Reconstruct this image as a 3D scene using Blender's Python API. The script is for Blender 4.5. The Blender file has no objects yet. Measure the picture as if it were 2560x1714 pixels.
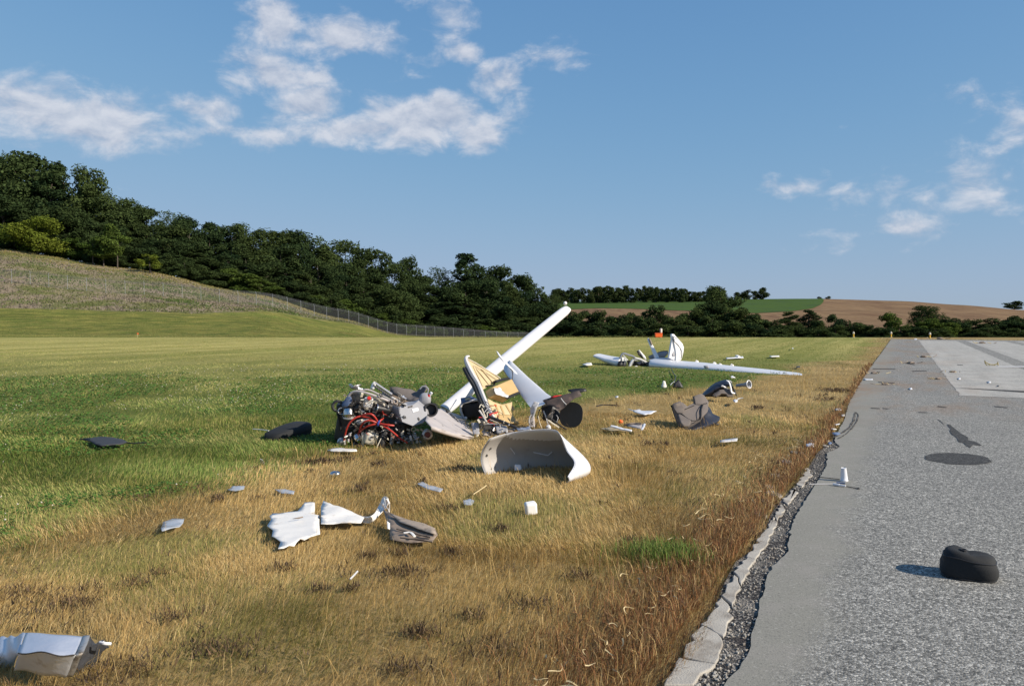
import bpy, bmesh, math, random
import numpy as np
from mathutils import Vector, Matrix
from mathutils.geometry import delaunay_2d_cdt

random.seed(7)
rng = np.random.default_rng(7)
scn = bpy.context.scene
COL = scn.collection

# ------------------------------------------------------------------ camera
FOC = 1934.0            # focal length in photograph pixels (2560 wide)
EYE = 1.6
PIT = math.atan(64 / FOC)
cd = bpy.data.cameras.new('camera')
cam = bpy.data.objects.new('camera', cd)
COL.objects.link(cam)
cam.location = (0, 0, EYE)
cam.rotation_euler = (math.radians(90) - PIT, 0, 0)
cd.sensor_width = 36.0
cd.lens = 36.0 * FOC / 2560
cd.clip_end = 6000
cd.clip_start = 0.05
scn.camera = cam

# ------------------------------------------------------------------ sun and sky
SUN_AZ = math.radians(115)      # clockwise from +Y
SUN_EL = math.radians(30)
sun_dir = Vector((math.sin(SUN_AZ) * math.cos(SUN_EL), math.cos(SUN_AZ) * math.cos(SUN_EL), math.sin(SUN_EL)))
sd = bpy.data.lights.new('sun', 'SUN')
sd.energy = 4.8
sd.angle = math.radians(0.5)
sd.color = (1.0, 0.90, 0.76)
sun = bpy.data.objects.new('sun', sd)
COL.objects.link(sun)
sun.location = (30, -40, 60)
sun.rotation_euler = sun_dir.to_track_quat('Z', 'Y').to_euler()

scn.view_settings.view_transform = 'Standard'
scn.view_settings.look = 'None'
scn.view_settings.gamma = 1.0
scn.view_settings.exposure = 0.4
scn.view_settings.use_curve_mapping = False

# clouds: (azimuth, elevation, half width, half height, weight) in degrees, seen from the field
CLOUDS = []
def _cl(u, v, wu, wv, k):
    x = (u - 1280) / FOC; y = (857 - v) / FOC
    d = Vector((x, math.cos(PIT) + y * math.sin(PIT), -math.sin(PIT) + y * math.cos(PIT))).normalized()
    CLOUDS.append((math.degrees(math.atan2(d.x, d.y)), math.degrees(math.asin(d.z)),
                   math.degrees(wu / FOC), math.degrees(wv / FOC), k))
for c in [(60, 270, 230, 80, .9), (210, 300, 230, 70, .95), (390, 335, 170, 55, .6), (500, 275, 110, 40, .7),
          (400, 265, 90, 45, .5), (700, 60, 90, 70, 1.0), (850, 90, 160, 55, .95), (760, 110, 90, 50, .8), (1130, 40, 110, 70, .6), (1165, 130, 60, 35, .75),
          (690, 190, 120, 60, 1.0), (800, 190, 70, 50, .6), (770, 265, 110, 60, .95), (900, 325, 260, 50, .85), (1080, 300, 200, 70, 1.1), (1180, 335, 90, 55, .95),
          (660, 335, 200, 35, .6), (1245, 210, 70, 60, .95), (1050, 160, 90, 40, .45), (1390, 140, 130, 45, .6),
          (1985, 470, 90, 35, .6), (2160, 480, 190, 60, .50), (2430, 470, 170, 80, .60), (2540, 320, 130, 120, .52), (2250, 570, 220, 60, .48), (2080, 570, 60, 35, .4),
          (2350, 250, 160, 30, .35)]:
    _cl(*c)
CLOUDS += [(-75, 14, 14, 4, .9), (70, 17, 16, 5, .8), (120, 22, 20, 7, .8), (-130, 18, 22, 6, .8), (175, 26, 18, 7, .8), (20, 48, 18, 8, .6), (-60, 45, 16, 7, .6)]

world = bpy.data.worlds.new('World')
scn.world = world
world.use_nodes = True
wn = world.node_tree.nodes; wl = world.node_tree.links
wn.clear()
def W(kind, **kw):
    n = wn.new(kind)
    for k, val in kw.items():
        setattr(n, k, val)
    return n
def wm(op, a, b=None, c=None, clamp=False):
    n = W('ShaderNodeMath', operation=op, use_clamp=clamp)
    for i, s in enumerate((a, b, c)):
        if s is None: continue
        if isinstance(s, (int, float)): n.inputs[i].default_value = s
        else: wl.new(s, n.inputs[i])
    return n.outputs[0]
sky = W('ShaderNodeTexSky', sky_type='NISHITA')
sky.sun_disc = False
sky.sun_elevation = SUN_EL
sky.sun_rotation = SUN_AZ
sky.altitude = 150
sky.air_density = 1.0
sky.dust_density = 0.25
sky.ozone_density = 3.0
tc = W('ShaderNodeTexCoord')
SKYK = 0.115
sep = W('ShaderNodeSeparateXYZ'); wl.new(tc.outputs['Generated'], sep.inputs[0])
el = wm('MULTIPLY', wm('ARCSINE', sep.outputs[2]), 57.2958)
az = wm('MULTIPLY', wm('ARCTAN2', sep.outputs[0], sep.outputs[1]), 57.2958)
ae = W('ShaderNodeCombineXYZ'); wl.new(az, ae.inputs[0]); wl.new(el, ae.inputs[1])
def cloud_noise(shift):
    mp = W('ShaderNodeVectorMath', operation='MULTIPLY_ADD')
    wl.new(ae.outputs[0], mp.inputs[0]); mp.inputs[1].default_value = (.12, .2, 0); mp.inputs[2].default_value = (0, .2 * shift, 0)
    nz = W('ShaderNodeTexNoise', noise_dimensions='3D')
    nz.inputs['Scale'].default_value = 2.6; nz.inputs['Detail'].default_value = 7.0
    nz.inputs['Roughness'].default_value = 0.6; nz.inputs['Distortion'].default_value = 0.25
    wl.new(mp.outputs[0], nz.inputs['Vector'])
    return nz.outputs['Fac']
total = None
for (a0, e0, wa, we, k) in CLOUDS:
    mp = W('ShaderNodeVectorMath', operation='MULTIPLY_ADD'); wl.new(ae.outputs[0], mp.inputs[0])
    mp.inputs[1].default_value = (1 / wa, 1 / we, 0); mp.inputs[2].default_value = (-a0 / wa, -e0 / we, 0)
    dt = W('ShaderNodeVectorMath', operation='LENGTH'); wl.new(mp.outputs[0], dt.inputs[0])
    g = wm('MULTIPLY_ADD', dt.outputs['Value'], -k * .92, k * 1.38)     # cone that falls off with distance from the cloud's heart
    total = g if total is None else wm('MAXIMUM', total, g)
total = wm('MAXIMUM', total, 0.0)
n0_ = cloud_noise(0.0); n1_ = cloud_noise(0.6)
d0 = wm('ADD', wm('MULTIPLY', n0_, 1.25), wm('MULTIPLY', total, 0.62))
mr = W('ShaderNodeMapRange', interpolation_type='SMOOTHSTEP')
mr.inputs['From Min'].default_value = 0.84; mr.inputs['From Max'].default_value = 1.30
wl.new(d0, mr.inputs['Value'])
lit = wm('ADD', wm('MULTIPLY', wm('SUBTRACT', n0_, n1_), 3.0), 0.6, clamp=True)
ccol = W('ShaderNodeMix', data_type='RGBA')
ccol.inputs['A'].default_value = (0.33, 0.37, 0.46, 1); ccol.inputs['B'].default_value = (0.57, 0.575, 0.615, 1)
wl.new(lit, ccol.inputs['Factor'])
# the clear sky through a film-like shoulder, so the low sky does not burn out
ssp = W('ShaderNodeSeparateColor'); wl.new(sky.outputs[0], ssp.inputs[0])
skm = W('ShaderNodeCombineColor')
for i_, (gain, top_) in enumerate(((SKYK * .95, .315), (SKYK * 1.5, .37), (SKYK * 2.1, .50))):
    q_ = wm('SUBTRACT', 1.0, wm('EXPONENT', wm('MULTIPLY', ssp.outputs[i_], -gain / top_)))
    wl.new(wm('MULTIPLY', q_, top_), skm.inputs[i_])
mx = W('ShaderNodeMix', data_type='RGBA')
wl.new(wm('MULTIPLY', mr.outputs[0], 0.78), mx.inputs['Factor']); wl.new(skm.outputs[0], mx.inputs['A']); wl.new(ccol.outputs['Result'], mx.inputs['B'])
bg = W('ShaderNodeBackground'); bg.inputs['Strength'].default_value = 1.0
wl.new(mx.outputs['Result'], bg.inputs['Color'])
wo = W('ShaderNodeOutputWorld'); wl.new(bg.outputs[0], wo.inputs['Surface'])

# ------------------------------------------------------------------ pixel -> place
def ray(u, v):
    x = (u - 1280) / FOC; y = (857 - v) / FOC
    return np.array([x, math.cos(PIT) + y * math.sin(PIT), -math.sin(PIT) + y * math.cos(PIT)])
def P(u, v, z=0.0):
    d = ray(u, v); k = (z - EYE) / d[2]
    return Vector((d[0] * k, d[1] * k, z))
def PD(u, v, Y):
    d = ray(u, v); k = Y / d[1]
    return Vector((d[0] * k, Y, EYE + d[2] * k))

# ------------------------------------------------------------------ value noise
def vnoise(x, y, seed=0):
    x = np.asarray(x, float); y = np.asarray(y, float)
    xi = np.floor(x).astype(np.int64); yi = np.floor(y).astype(np.int64)
    fx = x - xi; fy = y - yi
    fx = fx * fx * (3 - 2 * fx); fy = fy * fy * (3 - 2 * fy)
    def hsh(a, b):
        h = (a * 374761393 + b * 668265263 + seed * 982451653) & 0xffffffff
        h = ((h ^ (h >> 13)) * 1274126177) & 0xffffffff
        return ((h ^ (h >> 16)) & 0xffff) / 65535.0
    a = hsh(xi, yi); b = hsh(xi + 1, yi); c = hsh(xi, yi + 1); d = hsh(xi + 1, yi + 1)
    return (a * (1 - fx) + b * fx) * (1 - fy) + (c * (1 - fx) + d * fx) * fy
def fbm(x, y, seed=0, oct=3):
    s = 0; a = .5; t = 0
    for o in range(oct):
        s = s + a * vnoise(x * 2 ** o, y * 2 ** o, seed + o); t += a; a *= .5
    return s / t

# ------------------------------------------------------------------ terrain height
TU = np.array([-2200, -800, 0, 330, 640, 850, 1000, 1300, 1700, 2060, 2250, 2400, 2560, 3400, 5200], float)
TT = (TU - 1280) / FOC
TY = np.array([0, 62, 70, 80, 95, 110, 125, 142, 160, 180, 215, 260, 320, 420, 520, 620, 700, 800, 1000, 3000], float)
TH = np.array([
 [0,0,-.3,-.6, .3,2.4,5.2,10.5,16, 20, 22, 23, 22, 20, 18, 16, 15, 14, 10, 0],
 [0,0,-.3,-.6, .3,2.4,5.2,10.5,16, 20, 22, 23, 22, 20, 18, 16, 15, 14, 10, 0],
 [0,0,-.3,-.8,-.3,1.2,3.2,8.2,13, 17.5,19, 20, 18, 15, 13, 12, 12, 12, 10, 0],
 [0,0,-.3,-.8,-.4, .9,2.7,5.6,9.2,12.8,15, 16, 15, 13, 11, 11, 12, 12, 10, 0],
 [0,0,-.4,-.9,-.7, .4,1.8,3.4,5.0,6.9, 8, 8.5, 8, 7, 7, 9, 12, 12, 10, 0],
 [0,0,-.4,-1,-1.2,-1,-.6,.1, .7,1.3,1.5, 1, 1, 2, 5, 9, 13, 12, 10, 0],
 [0,0,-.5,-1.2,-1.8,-2.2,-2.4,-2.5,-2.6,-2.6,-2.6,-3,-3, 0, 5, 10, 14, 12, 10, 0],
 [0,0,-.5,-1.4,-2.5,-3.5,-4,-4.5,-5,-5,-5,-5,-4.5,-1,5.5,12,14.6,12,8,-5],
 [0,0,-.5,-1.4,-2.5,-3.5,-4,-4.5,-5,-5,-5,-5,-4.5,-.5,6.5,13,17.2,14,8,-5],
 [0,0,-.5,-1.4,-2.5,-3.5,-4,-4.5,-5,-5,-5,-5,-4.5,-.5,6.5,13.2,18.2,15,8,-5],
 [0,0,-.5,-1.4,-2.5,-3.5,-4,-4.5,-5,-5,-5,-5,-4.5,-1,5.5,12,16.4,14,7,-5],
 [0,0,-.5,-1.4,-2.5,-3.5,-4,-4.5,-5,-5,-5,-5,-4.5,-1.5,4,9,12.8,10,4,-5],
 [0,0,-.5,-1.4,-2.5,-3.5,-4,-4.5,-5,-5,-5,-5,-4.5,-2,2,6,8.1,5,0,-8],
 [0,0,-.5,-1.4,-2.5,-3.5,-4,-4.5,-5,-5,-5,-5,-4.5,-3,-1,0,1,-1,-4,-10],
 [0,0,-.5,-1.4,-2.5,-3.5,-4,-4.5,-5,-5,-5,-5,-4.5,-3,-1,0,1,-1,-4,-10]], float)
def H(x, y):
    x = np.asarray(x, float); y = np.asarray(y, float)
    yy = np.clip(y, 0, 3000)
    t = np.clip(x / np.maximum(yy, 30.0), TT[0], TT[-1])
    i = np.clip(np.searchsorted(TT, t) - 1, 0, len(TT) - 2)
    f = (t - TT[i]) / (TT[i + 1] - TT[i])
    j = np.clip(np.searchsorted(TY, yy) - 1, 0, len(TY) - 2)
    g = (yy - TY[j]) / (TY[j + 1] - TY[j])
    f = f * f * (3 - 2 * f) * .5 + f * .5
    g = np.where(yy > 200, g * g * (3 - 2 * g) * .35 + g * .65, g)
    h = (TH[i, j] * (1 - f) + TH[i + 1, j] * f) * (1 - g) + (TH[i, j + 1] * (1 - f) + TH[i + 1, j + 1] * f) * g
    return h
def T(u, v, y0=20.0):
    """first point of the terrain on the ray of a pixel"""
    d = ray(u, v)
    ys = np.concatenate([np.arange(y0, 300, .25), np.arange(300, 2000, 1.0)])
    k = ys / d[1]
    below = EYE + d[2] * k < H(d[0] * k, ys)
    if not below.any(): return None
    i = int(np.argmax(below))
    return Vector((d[0] * k[i], ys[i], float(H(d[0] * k[i], ys[i]))))

# ------------------------------------------------------------------ object helpers
def tag(o, label=None, cat=None, group=None, kind=None):
    if label: o['label'] = label
    if cat: o['category'] = cat
    if group: o['group'] = group
    if kind: o['kind'] = kind
    return o
def thing(name, label, cat, loc, group=None):
    o = bpy.data.objects.new(name, None)
    o.empty_display_size = .1
    COL.objects.link(o); o.location = Vector(loc)
    return tag(o, label, cat, group)
def wloc(o):
    l = Vector((0, 0, 0))
    while o is not None:
        l = l + Vector(o.location); o = o.parent
    return l
def catmull(pts, n=6):
    pts = [Vector(p) for p in pts]
    if len(pts) < 3: return pts
    out = []
    q = [2 * pts[0] - pts[1]] + pts + [2 * pts[-1] - pts[-2]]
    for i in range(1, len(q) - 2):
        a, b, c, d = q[i - 1], q[i], q[i + 1], q[i + 2]
        for k in range(n):
            t = k / n
            out.append(.5 * ((2 * b) + (c - a) * t + (2 * a - 5 * b + 4 * c - d) * t * t + (3 * b - a - 3 * c + d) * t ** 3))
    out.append(pts[-1])
    return out
class MB:
    def __init__(s): s.v = []; s.f = []
    def add(s, vs, fs):
        b = len(s.v); s.v += [Vector(p) for p in vs]; s.f += [tuple(b + i for i in f) for f in fs]; return s
    def rings(s, rings, close=True, caps=True):
        n = len(rings[0]); vs = [p for r in rings for p in r]; fs = []
        for i in range(len(rings) - 1):
            for j in range(n if close else n - 1):
                k = (j + 1) % n
                fs.append((i * n + j, i * n + k, (i + 1) * n + k, (i + 1) * n + j))
        if caps and close:
            fs.append(tuple(reversed(range(n)))); fs.append(tuple((len(rings) - 1) * n + j for j in range(n)))
        return s.add(vs, fs)
    def tube(s, pts, r, n=8, smooth=5, flat=1.0, caps=True):
        k = len(pts)
        if smooth and k > 2:
            rs0 = r if hasattr(r, '__len__') else [r] * k
            pts = catmull(pts, smooth)
            r = [float(np.interp(i / (len(pts) - 1), np.linspace(0, 1, k), rs0)) for i in range(len(pts))]
        pts = [Vector(p) for p in pts]
        if not hasattr(r, '__len__'): r = [r] * len(pts)
        rings = []; up = None
        for i, p in enumerate(pts):
            t = (pts[min(i + 1, len(pts) - 1)] - pts[max(i - 1, 0)])
            t = t.normalized() if t.length > 1e-9 else Vector((0, 0, 1))
            if up is None:
                up = Vector((0, 0, 1)) if abs(t.z) < .9 else Vector((1, 0, 0))
            a = (up - t * up.dot(t)); a = a.normalized() if a.length > 1e-6 else t.orthogonal().normalized()
            up = a; b = t.cross(a)
            rings.append([p + (a * math.cos(2 * math.pi * j / n) * flat + b * math.sin(2 * math.pi * j / n)) * r[i] for j in range(n)])
        return s.rings(rings, caps=caps)
    def cyl(s, p0, p1, r0, r1=None, n=16):
        return s.tube([p0, p1], [r0, r0 if r1 is None else r1], n=n, smooth=0)
    def lathe(s, base, axis, prof, n=20, caps=True):
        base = Vector(base); t = Vector(axis).normalized(); a = t.orthogonal().normalized(); b = t.cross(a)
        return s.rings([[base + t * h + (a * math.cos(2 * math.pi * j / n) + b * math.sin(2 * math.pi * j / n)) * r for j in range(n)] for h, r in prof], caps=caps)
    def box(s, c, size, R=None):
        c = Vector(c); R = R or Matrix.Identity(3)
        vs = [c + R @ Vector((x * size[0] / 2, y * size[1] / 2, z * size[2] / 2)) for x in (-1, 1) for y in (-1, 1) for z in (-1, 1)]
        return s.add(vs, [(0, 1, 3, 2), (4, 6, 7, 5), (0, 4, 5, 1), (2, 3, 7, 6), (0, 2, 6, 4), (1, 5, 7, 3)])
    def blob(s, c, rad, R=None, n=12, m=8, jit=0.0, p=1.0, seed=0):
        rr = random.Random(seed); c = Vector(c); R = R or Matrix.Identity(3); rings = []
        sp = lambda q: math.copysign(abs(q) ** p, q)
        for i in range(m + 1):
            th = math.pi * (i + .001 if i == 0 else (i - .001 if i == m else i)) / m
            ring = []
            for j in range(n):
                ph = 2 * math.pi * j / n
                k = 1 + jit * (rr.random() - .5)
                ring.append(c + R @ Vector((rad[0] * sp(math.sin(th)) * sp(math.cos(ph)) * k, rad[1] * sp(math.sin(th)) * sp(math.sin(ph)) * k, -rad[2] * sp(math.cos(th)) * k)))
            rings.append(ring)
        return s.rings(rings)
    def torus(s, c, axis, R, r, n=24, m=8, a0=0, a1=2 * math.pi):
        c = Vector(c); t = Vector(axis).normalized(); a = t.orthogonal().normalized(); b = t.cross(a)
        pts = [c + (a * math.cos(a0 + (a1 - a0) * i / n) + b * math.sin(a0 + (a1 - a0) * i / n)) * R for i in range(n + 1)]
        return s.tube(pts, r, n=m, smooth=0)
    def grid(s, rows):
        n = len(rows[0]); vs = [p for r in rows for p in r]
        return s.add(vs, [(i * n + j, i * n + j + 1, (i + 1) * n + j + 1, (i + 1) * n + j) for i in range(len(rows) - 1) for j in range(n - 1)])
    def plate(s, outline, cell=0.06, crumple=0.0, cscale=6.0, seed=0, bend=None):
        """outline: 3D points roughly on a plane -> triangulated sheet; crumple in metres"""
        pts = [Vector(p) for p in outline]
        c = sum(pts, Vector()) / len(pts)
        A = np.array([list(p - c) for p in pts]); _, _, vt = np.linalg.svd(A, full_matrices=True)
        e1, e2, nn = Vector(vt[0]), Vector(vt[1]), Vector(vt[2])
        if nn.z < 0: nn = -nn
        q = [((p - c).dot(e1), (p - c).dot(e2)) for p in pts]
        hh = [(p - c).dot(nn) for p in pts]
        # densify the outline
        o2 = []; o3 = []
        for i in range(len(q)):
            a = Vector(q[i]); b = Vector(q[(i + 1) % len(q)]); k = max(1, int((b - a).length / cell))
            for j in range(k):
                o2.append(a.lerp(b, j / k)); o3.append(hh[i] * (1 - j / k) + hh[(i + 1) % len(q)] * j / k)
        qa = np.array([list(p) for p in o2])
        x0, y0 = qa.min(0); x1, y1 = qa.max(0)
        inner = []
        rr = random.Random(seed)
        xs = np.arange(x0 + cell / 2, x1, cell); ys = np.arange(y0 + cell / 2, y1, cell)
        for X in xs:
            for Y in ys:
                X2 = X + (rr.random() - .5) * cell * .4; Y2 = Y + (rr.random() - .5) * cell * .4
                if inpoly(np.array([X2]), np.array([Y2]), qa)[0] and np.min(np.hypot(qa[:, 0] - X2, qa[:, 1] - Y2)) > cell * .45:
                    inner.append(Vector((X2, Y2)))
        allv = o2 + inner; ne = len(o2)
        vo, eo, fo, *_ = delaunay_2d_cdt(allv, [(i, (i + 1) % ne) for i in range(ne)], [], 1, 1e-6)
        H3 = np.array(o3)
        vs = []
        for p in vo:
            dd = np.hypot(qa[:, 0] - p.x, qa[:, 1] - p.y) + 1e-4
            w = 1 / dd ** 2; h = float((w * H3).sum() / w.sum())
            if crumple:
                h += crumple * float(fbm(p.x * cscale + seed * 7.3, p.y * cscale + 11.1, seed, 2) - .5) * 2
            if bend: h += bend(p.x, p.y)
            vs.append(c + e1 * p.x + e2 * p.y + nn * h)
        return s.add(vs, [tuple(f) for f in fo])
    def build(s, name, mat, parent=None, solid=0, bevel=0, smooth=True, ang=40, loc=None, sub=0, offset=0.0, segs=2):
        me = bpy.data.meshes.new(name)
        if parent is not None: org = wloc(parent)
        elif loc is not None: org = Vector(loc)
        else:
            a = np.array([list(p) for p in s.v]); mn = a.min(0); mxx = a.max(0)
            org = Vector(((mn[0] + mxx[0]) / 2, (mn[1] + mxx[1]) / 2, mn[2]))
        me.from_pydata([tuple(p - org) for p in s.v], [], s.f)
        me.materials.append(mat)
        bm = bmesh.new(); bm.from_mesh(me)
        bmesh.ops.recalc_face_normals(bm, faces=bm.faces)
        bm.to_mesh(me); bm.free()
        if smooth:
            me.shade_smooth(); me.set_sharp_from_angle(angle=math.radians(ang))
        o = bpy.data.objects.new(name, me); COL.objects.link(o)
        if parent is not None: o.parent = parent
        else: o.location = org
        if solid:
            m = o.modifiers.new('s', 'SOLIDIFY'); m.thickness = solid; m.offset = offset
        if sub:
            m = o.modifiers.new('u', 'SUBSURF'); m.levels = sub; m.render_levels = sub
        if bevel:
            m = o.modifiers.new('b', 'BEVEL'); m.width = bevel; m.segments = segs; m.limit_method = 'ANGLE'
        return o
def inpoly(x, y, poly):
    poly = np.asarray(poly); ins = np.zeros(len(x), bool); n = len(poly)
    for i in range(n):
        x0, y0 = poly[i][:2]; x1, y1 = poly[(i + 1) % n][:2]
        c = ((y0 > y) != (y1 > y)) & (x < (x1 - x0) * (y - y0) / ((y1 - y0) + 1e-12) + x0)
        ins ^= c
    return ins
def rot(rx=0, ry=0, rz=0):
    from mathutils import Euler
    return Euler((math.radians(rx), math.radians(ry), math.radians(rz))).to_matrix()
def bulk(name, verts, faces_flat, nper, mat, cols=None, kind='stuff', label=None, cat=None):
    """fast mesh from numpy arrays (nper corners per face)"""
    me = bpy.data.meshes.new(name)
    nv = len(verts); nf = len(faces_flat) // nper
    me.vertices.add(nv); me.vertices.foreach_set('co', np.ascontiguousarray(verts, np.float32).ravel())
    me.loops.add(nf * nper); me.loops.foreach_set('vertex_index', np.ascontiguousarray(faces_flat, np.int32))
    me.polygons.add(nf)
    me.polygons.foreach_set('loop_start', np.arange(0, nf * nper, nper, dtype=np.int32))
    me.update(calc_edges=True)
    if cols is not None:
        a = me.color_attributes.new('Col', 'FLOAT_COLOR', 'POINT')
        a.data.foreach_set('color', np.ascontiguousarray(np.c_[cols, np.ones(len(cols))], np.float32).ravel())
    me.materials.append(mat)
    o = bpy.data.objects.new(name, me); COL.objects.link(o)
    return tag(o, label, cat, None, kind)

# ------------------------------------------------------------------ materials
def newmat(name):
    m = bpy.data.materials.new(name); m.use_nodes = True
    nt = m.node_tree; nt.nodes.clear()
    return m, nt
class NT:
    def __init__(s, name):
        s.m, s.t = newmat(name); s.n = s.t.nodes; s.l = s.t.links
        s.out = s.n.new('ShaderNodeOutputMaterial')
        s.tc = s.n.new('ShaderNodeTexCoord')
    def node(s, k, **kw):
        n = s.n.new(k)
        for a, b in kw.items(): setattr(n, a, b)
        return n
    def put(s, sock, val):
        if isinstance(val, (int, float)): sock.default_value = val
        elif isinstance(val, (tuple, list)): sock.default_value = tuple(val) + ((1,) if len(val) == 3 and sock.type == 'RGBA' else ())
        else: s.l.new(val, sock)
    def math(s, op, a, b=None, c=None, clamp=False):
        n = s.node('ShaderNodeMath', operation=op, use_clamp=clamp)
        for i, q in enumerate((a, b, c)):
            if q is not None: s.put(n.inputs[i], q)
        return n.outputs[0]
    def noise(s, scale, detail=3, rough=.55, vec=None, dist=0.0, w=None):
        n = s.node('ShaderNodeTexNoise'); n.inputs['Scale'].default_value = scale; n.inputs['Detail'].default_value = detail
        n.inputs['Roughness'].default_value = rough; n.inputs['Distortion'].default_value = dist
        s.l.new(vec if vec is not None else s.tc.outputs['Object'], n.inputs['Vector'])
        return n.outputs['Fac']
    def voro(s, scale, vec=None, out='Color', feature='F1', rnd=1.0):
        n = s.node('ShaderNodeTexVoronoi', feature=feature); n.inputs['Scale'].default_value = scale; n.inputs['Randomness'].default_value = rnd
        s.l.new(vec if vec is not None else s.tc.outputs['Object'], n.inputs['Vector'])
        return n.outputs[out]
    def step(s, val, lo, hi):
        n = s.node('ShaderNodeMapRange', interpolation_type='SMOOTHSTEP')
        n.inputs['From Min'].default_value = lo; n.inputs['From Max'].default_value = hi
        s.put(n.inputs['Value'], val); return n.outputs[0]
    def mix(s, f, a, b, blend='MIX'):
        n = s.node('ShaderNodeMix', data_type='RGBA', blend_type=blend)
        s.put(n.inputs['Factor'], f); s.put(n.inputs['A'], a); s.put(n.inputs['B'], b); return n.outputs['Result']
    def map(s, scale=(1, 1, 1), rotz=0, src=None):
        n = s.node('ShaderNodeMapping'); n.inputs['Scale'].default_value = scale; n.inputs['Rotation'].default_value = (0, 0, rotz)
        s.l.new(src if src is not None else s.tc.outputs['Object'], n.inputs['Vector']); return n.outputs[0]
    def bump(s, h, strength=.3, dist=.01):
        n = s.node('ShaderNodeBump'); n.inputs['Strength'].default_value = strength; n.inputs['Distance'].default_value = dist
        s.put(n.inputs['Height'], h); return n.outputs[0]
    def bsdf(s, col, rough=.6, metal=0.0, normal=None, spec=.5, coat=0.0):
        b = s.node('ShaderNodeBsdfPrincipled')
        s.put(b.inputs['Base Color'], col); s.put(b.inputs['Roughness'], rough); s.put(b.inputs['Metallic'], metal)
        b.inputs['Specular IOR Level'].default_value = spec; b.inputs['Coat Weight'].default_value = coat
        if normal is not None: s.l.new(normal, b.inputs['Normal'])
        return b.outputs[0]
    def done(s, sh):
        s.l.new(sh, s.out.inputs['Surface']); return s.m
def pmat(name, col, rough=.5, metal=0.0, var=.12, vs=9.0, bump=.15, bs=40.0, bd=.004, dirt=None, dlo=.58, dhi=.75, ds=6.0, spec=.5):
    t = NT(name)
    n1 = t.noise(vs, 4)
    c = t.mix(n1, tuple(x * (1 - var) for x in col), tuple(min(1, x * (1 + var)) for x in col))
    r = rough
    if dirt:
        dm = t.step(t.noise(ds, 6, .65), dlo, dhi)
        c = t.mix(dm, c, dirt); r = t.math('ADD', t.math('MULTIPLY', dm, .25), rough, clamp=True)
    nb = t.bump(t.noise(bs, 3), bump, bd) if bump else None
    return t.done(t.bsdf(c, r, metal, nb, spec))
M = {}
M['white'] = pmat('white_gelcoat', (.70, .70, .72), .32, var=.05, dirt=(.42, .38, .30), dlo=.62, dhi=.9, ds=4, bump=.05)
M['whitedull'] = pmat('white_torn_skin', (.78, .75, .70), .5, var=.08, dirt=(.34, .26, .17), dlo=.56, dhi=.82, ds=9, bump=.2)
M['cowl_shade'] = pmat('cowling_inner_shade', (.40, .38, .36), .6, var=.08, dirt=(.30, .265, .22), dlo=.55, dhi=.85, ds=5, bump=.1)  # greyish inside of the cowling, darkened further to stand for its shadow
M['cowl_in'] = pmat('cowling_paint', (.76, .74, .71), .45, var=.05, dirt=(.45, .40, .34), dlo=.6, dhi=.85, ds=5, bump=.06)
M['black'] = pmat('black_plastic', (.012, .012, .014), .5, var=.3, bump=.25)
M['blackfab'] = pmat('black_fabric', (.013, .014, .015), .85, var=.35, vs=20, bump=.5, bs=300, bd=.002)
M['rubber'] = pmat('black_rubber', (.02, .02, .021), .6, var=.3, bump=.2)
M['brownfab'] = pmat('grey_brown_seat_fabric', (.15, .128, .115), .9, var=.15, vs=30, bump=.5, bs=400, bd=.002)
M['navy'] = pmat('dark_navy_leather', (.018, .022, .036), .45, var=.2, bump=.2)
M['grey'] = pmat('grey_painted_metal', (.30, .30, .32), .45, var=.1, dirt=(.16, .14, .12), dlo=.6, dhi=.8, bump=.1)
M['mauve'] = pmat('grey_primer_skin', (.44, .40, .385), .6, var=.1, dirt=(.26, .21, .17), dlo=.55, dhi=.8, bump=.12)
M['greyrim'] = pmat('pale_grey_plastic', (.52, .51, .51), .5, var=.08, dirt=(.3, .27, .24), bump=.08)
M['beige'] = pmat('beige_composite_liner', (.53, .42, .245), .65, var=.18, dirt=(.36, .27, .15), dlo=.55, dhi=.8, bump=.2)
M['gold'] = pmat('yellow_brown_fibre_board', (.46, .315, .135), .6, var=.16, dirt=(.33, .21, .09), bump=.15)
M['red'] = pmat('red_silicone_hose', (.42, .035, .022), .45, var=.15, bump=.1, dirt=(.22, .05, .03))
M['redcap'] = pmat('red_cap', (.62, .03, .02), .4, var=.1)
M['alu'] = pmat('cast_aluminium', (.52, .50, .47), .45, metal=.75, var=.2, dirt=(.14, .11, .08), dlo=.5, dhi=.7, ds=14, bump=.3)
M['chrome'] = pmat('polished_steel', (.62, .61, .59), .2, metal=1.0, var=.15, dirt=(.15, .11, .07), dlo=.6, dhi=.75, ds=12, bump=.1)
M['cream'] = pmat('cream_casting', (.62, .56, .44), .5, var=.15, dirt=(.25, .19, .12), ds=10)
M['dark'] = pmat('sooty_steel', (.065, .058, .052), .55, metal=.4, var=.4, dirt=(.12, .085, .05), dlo=.55, dhi=.75, ds=16, bump=.4)
M['brownskin'] = pmat('brown_inner_skin', (.24, .185, .14), .65, var=.25, vs=14, dirt=(.075, .055, .045), dlo=.5, dhi=.68, ds=9, bump=.3)
M['sootskin'] = pmat('scorched_brown_skin', (.085, .062, .052), .7, var=.35, vs=14, dirt=(.20, .13, .10), dlo=.55, dhi=.7, ds=8, bump=.3)
M['brownpale'] = pmat('pale_brown_torn_edge', (.34, .275, .215), .7, var=.2, dirt=(.16, .12, .09), dlo=.5, dhi=.7, ds=10, bump=.3)
M['foil'] = pmat('torn_silver_foil', (.60, .59, .60), .35, metal=.8, var=.15, bump=.5, bs=60)
M['blue'] = pmat('blue_tape', (.03, .07, .30), .5)
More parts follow.
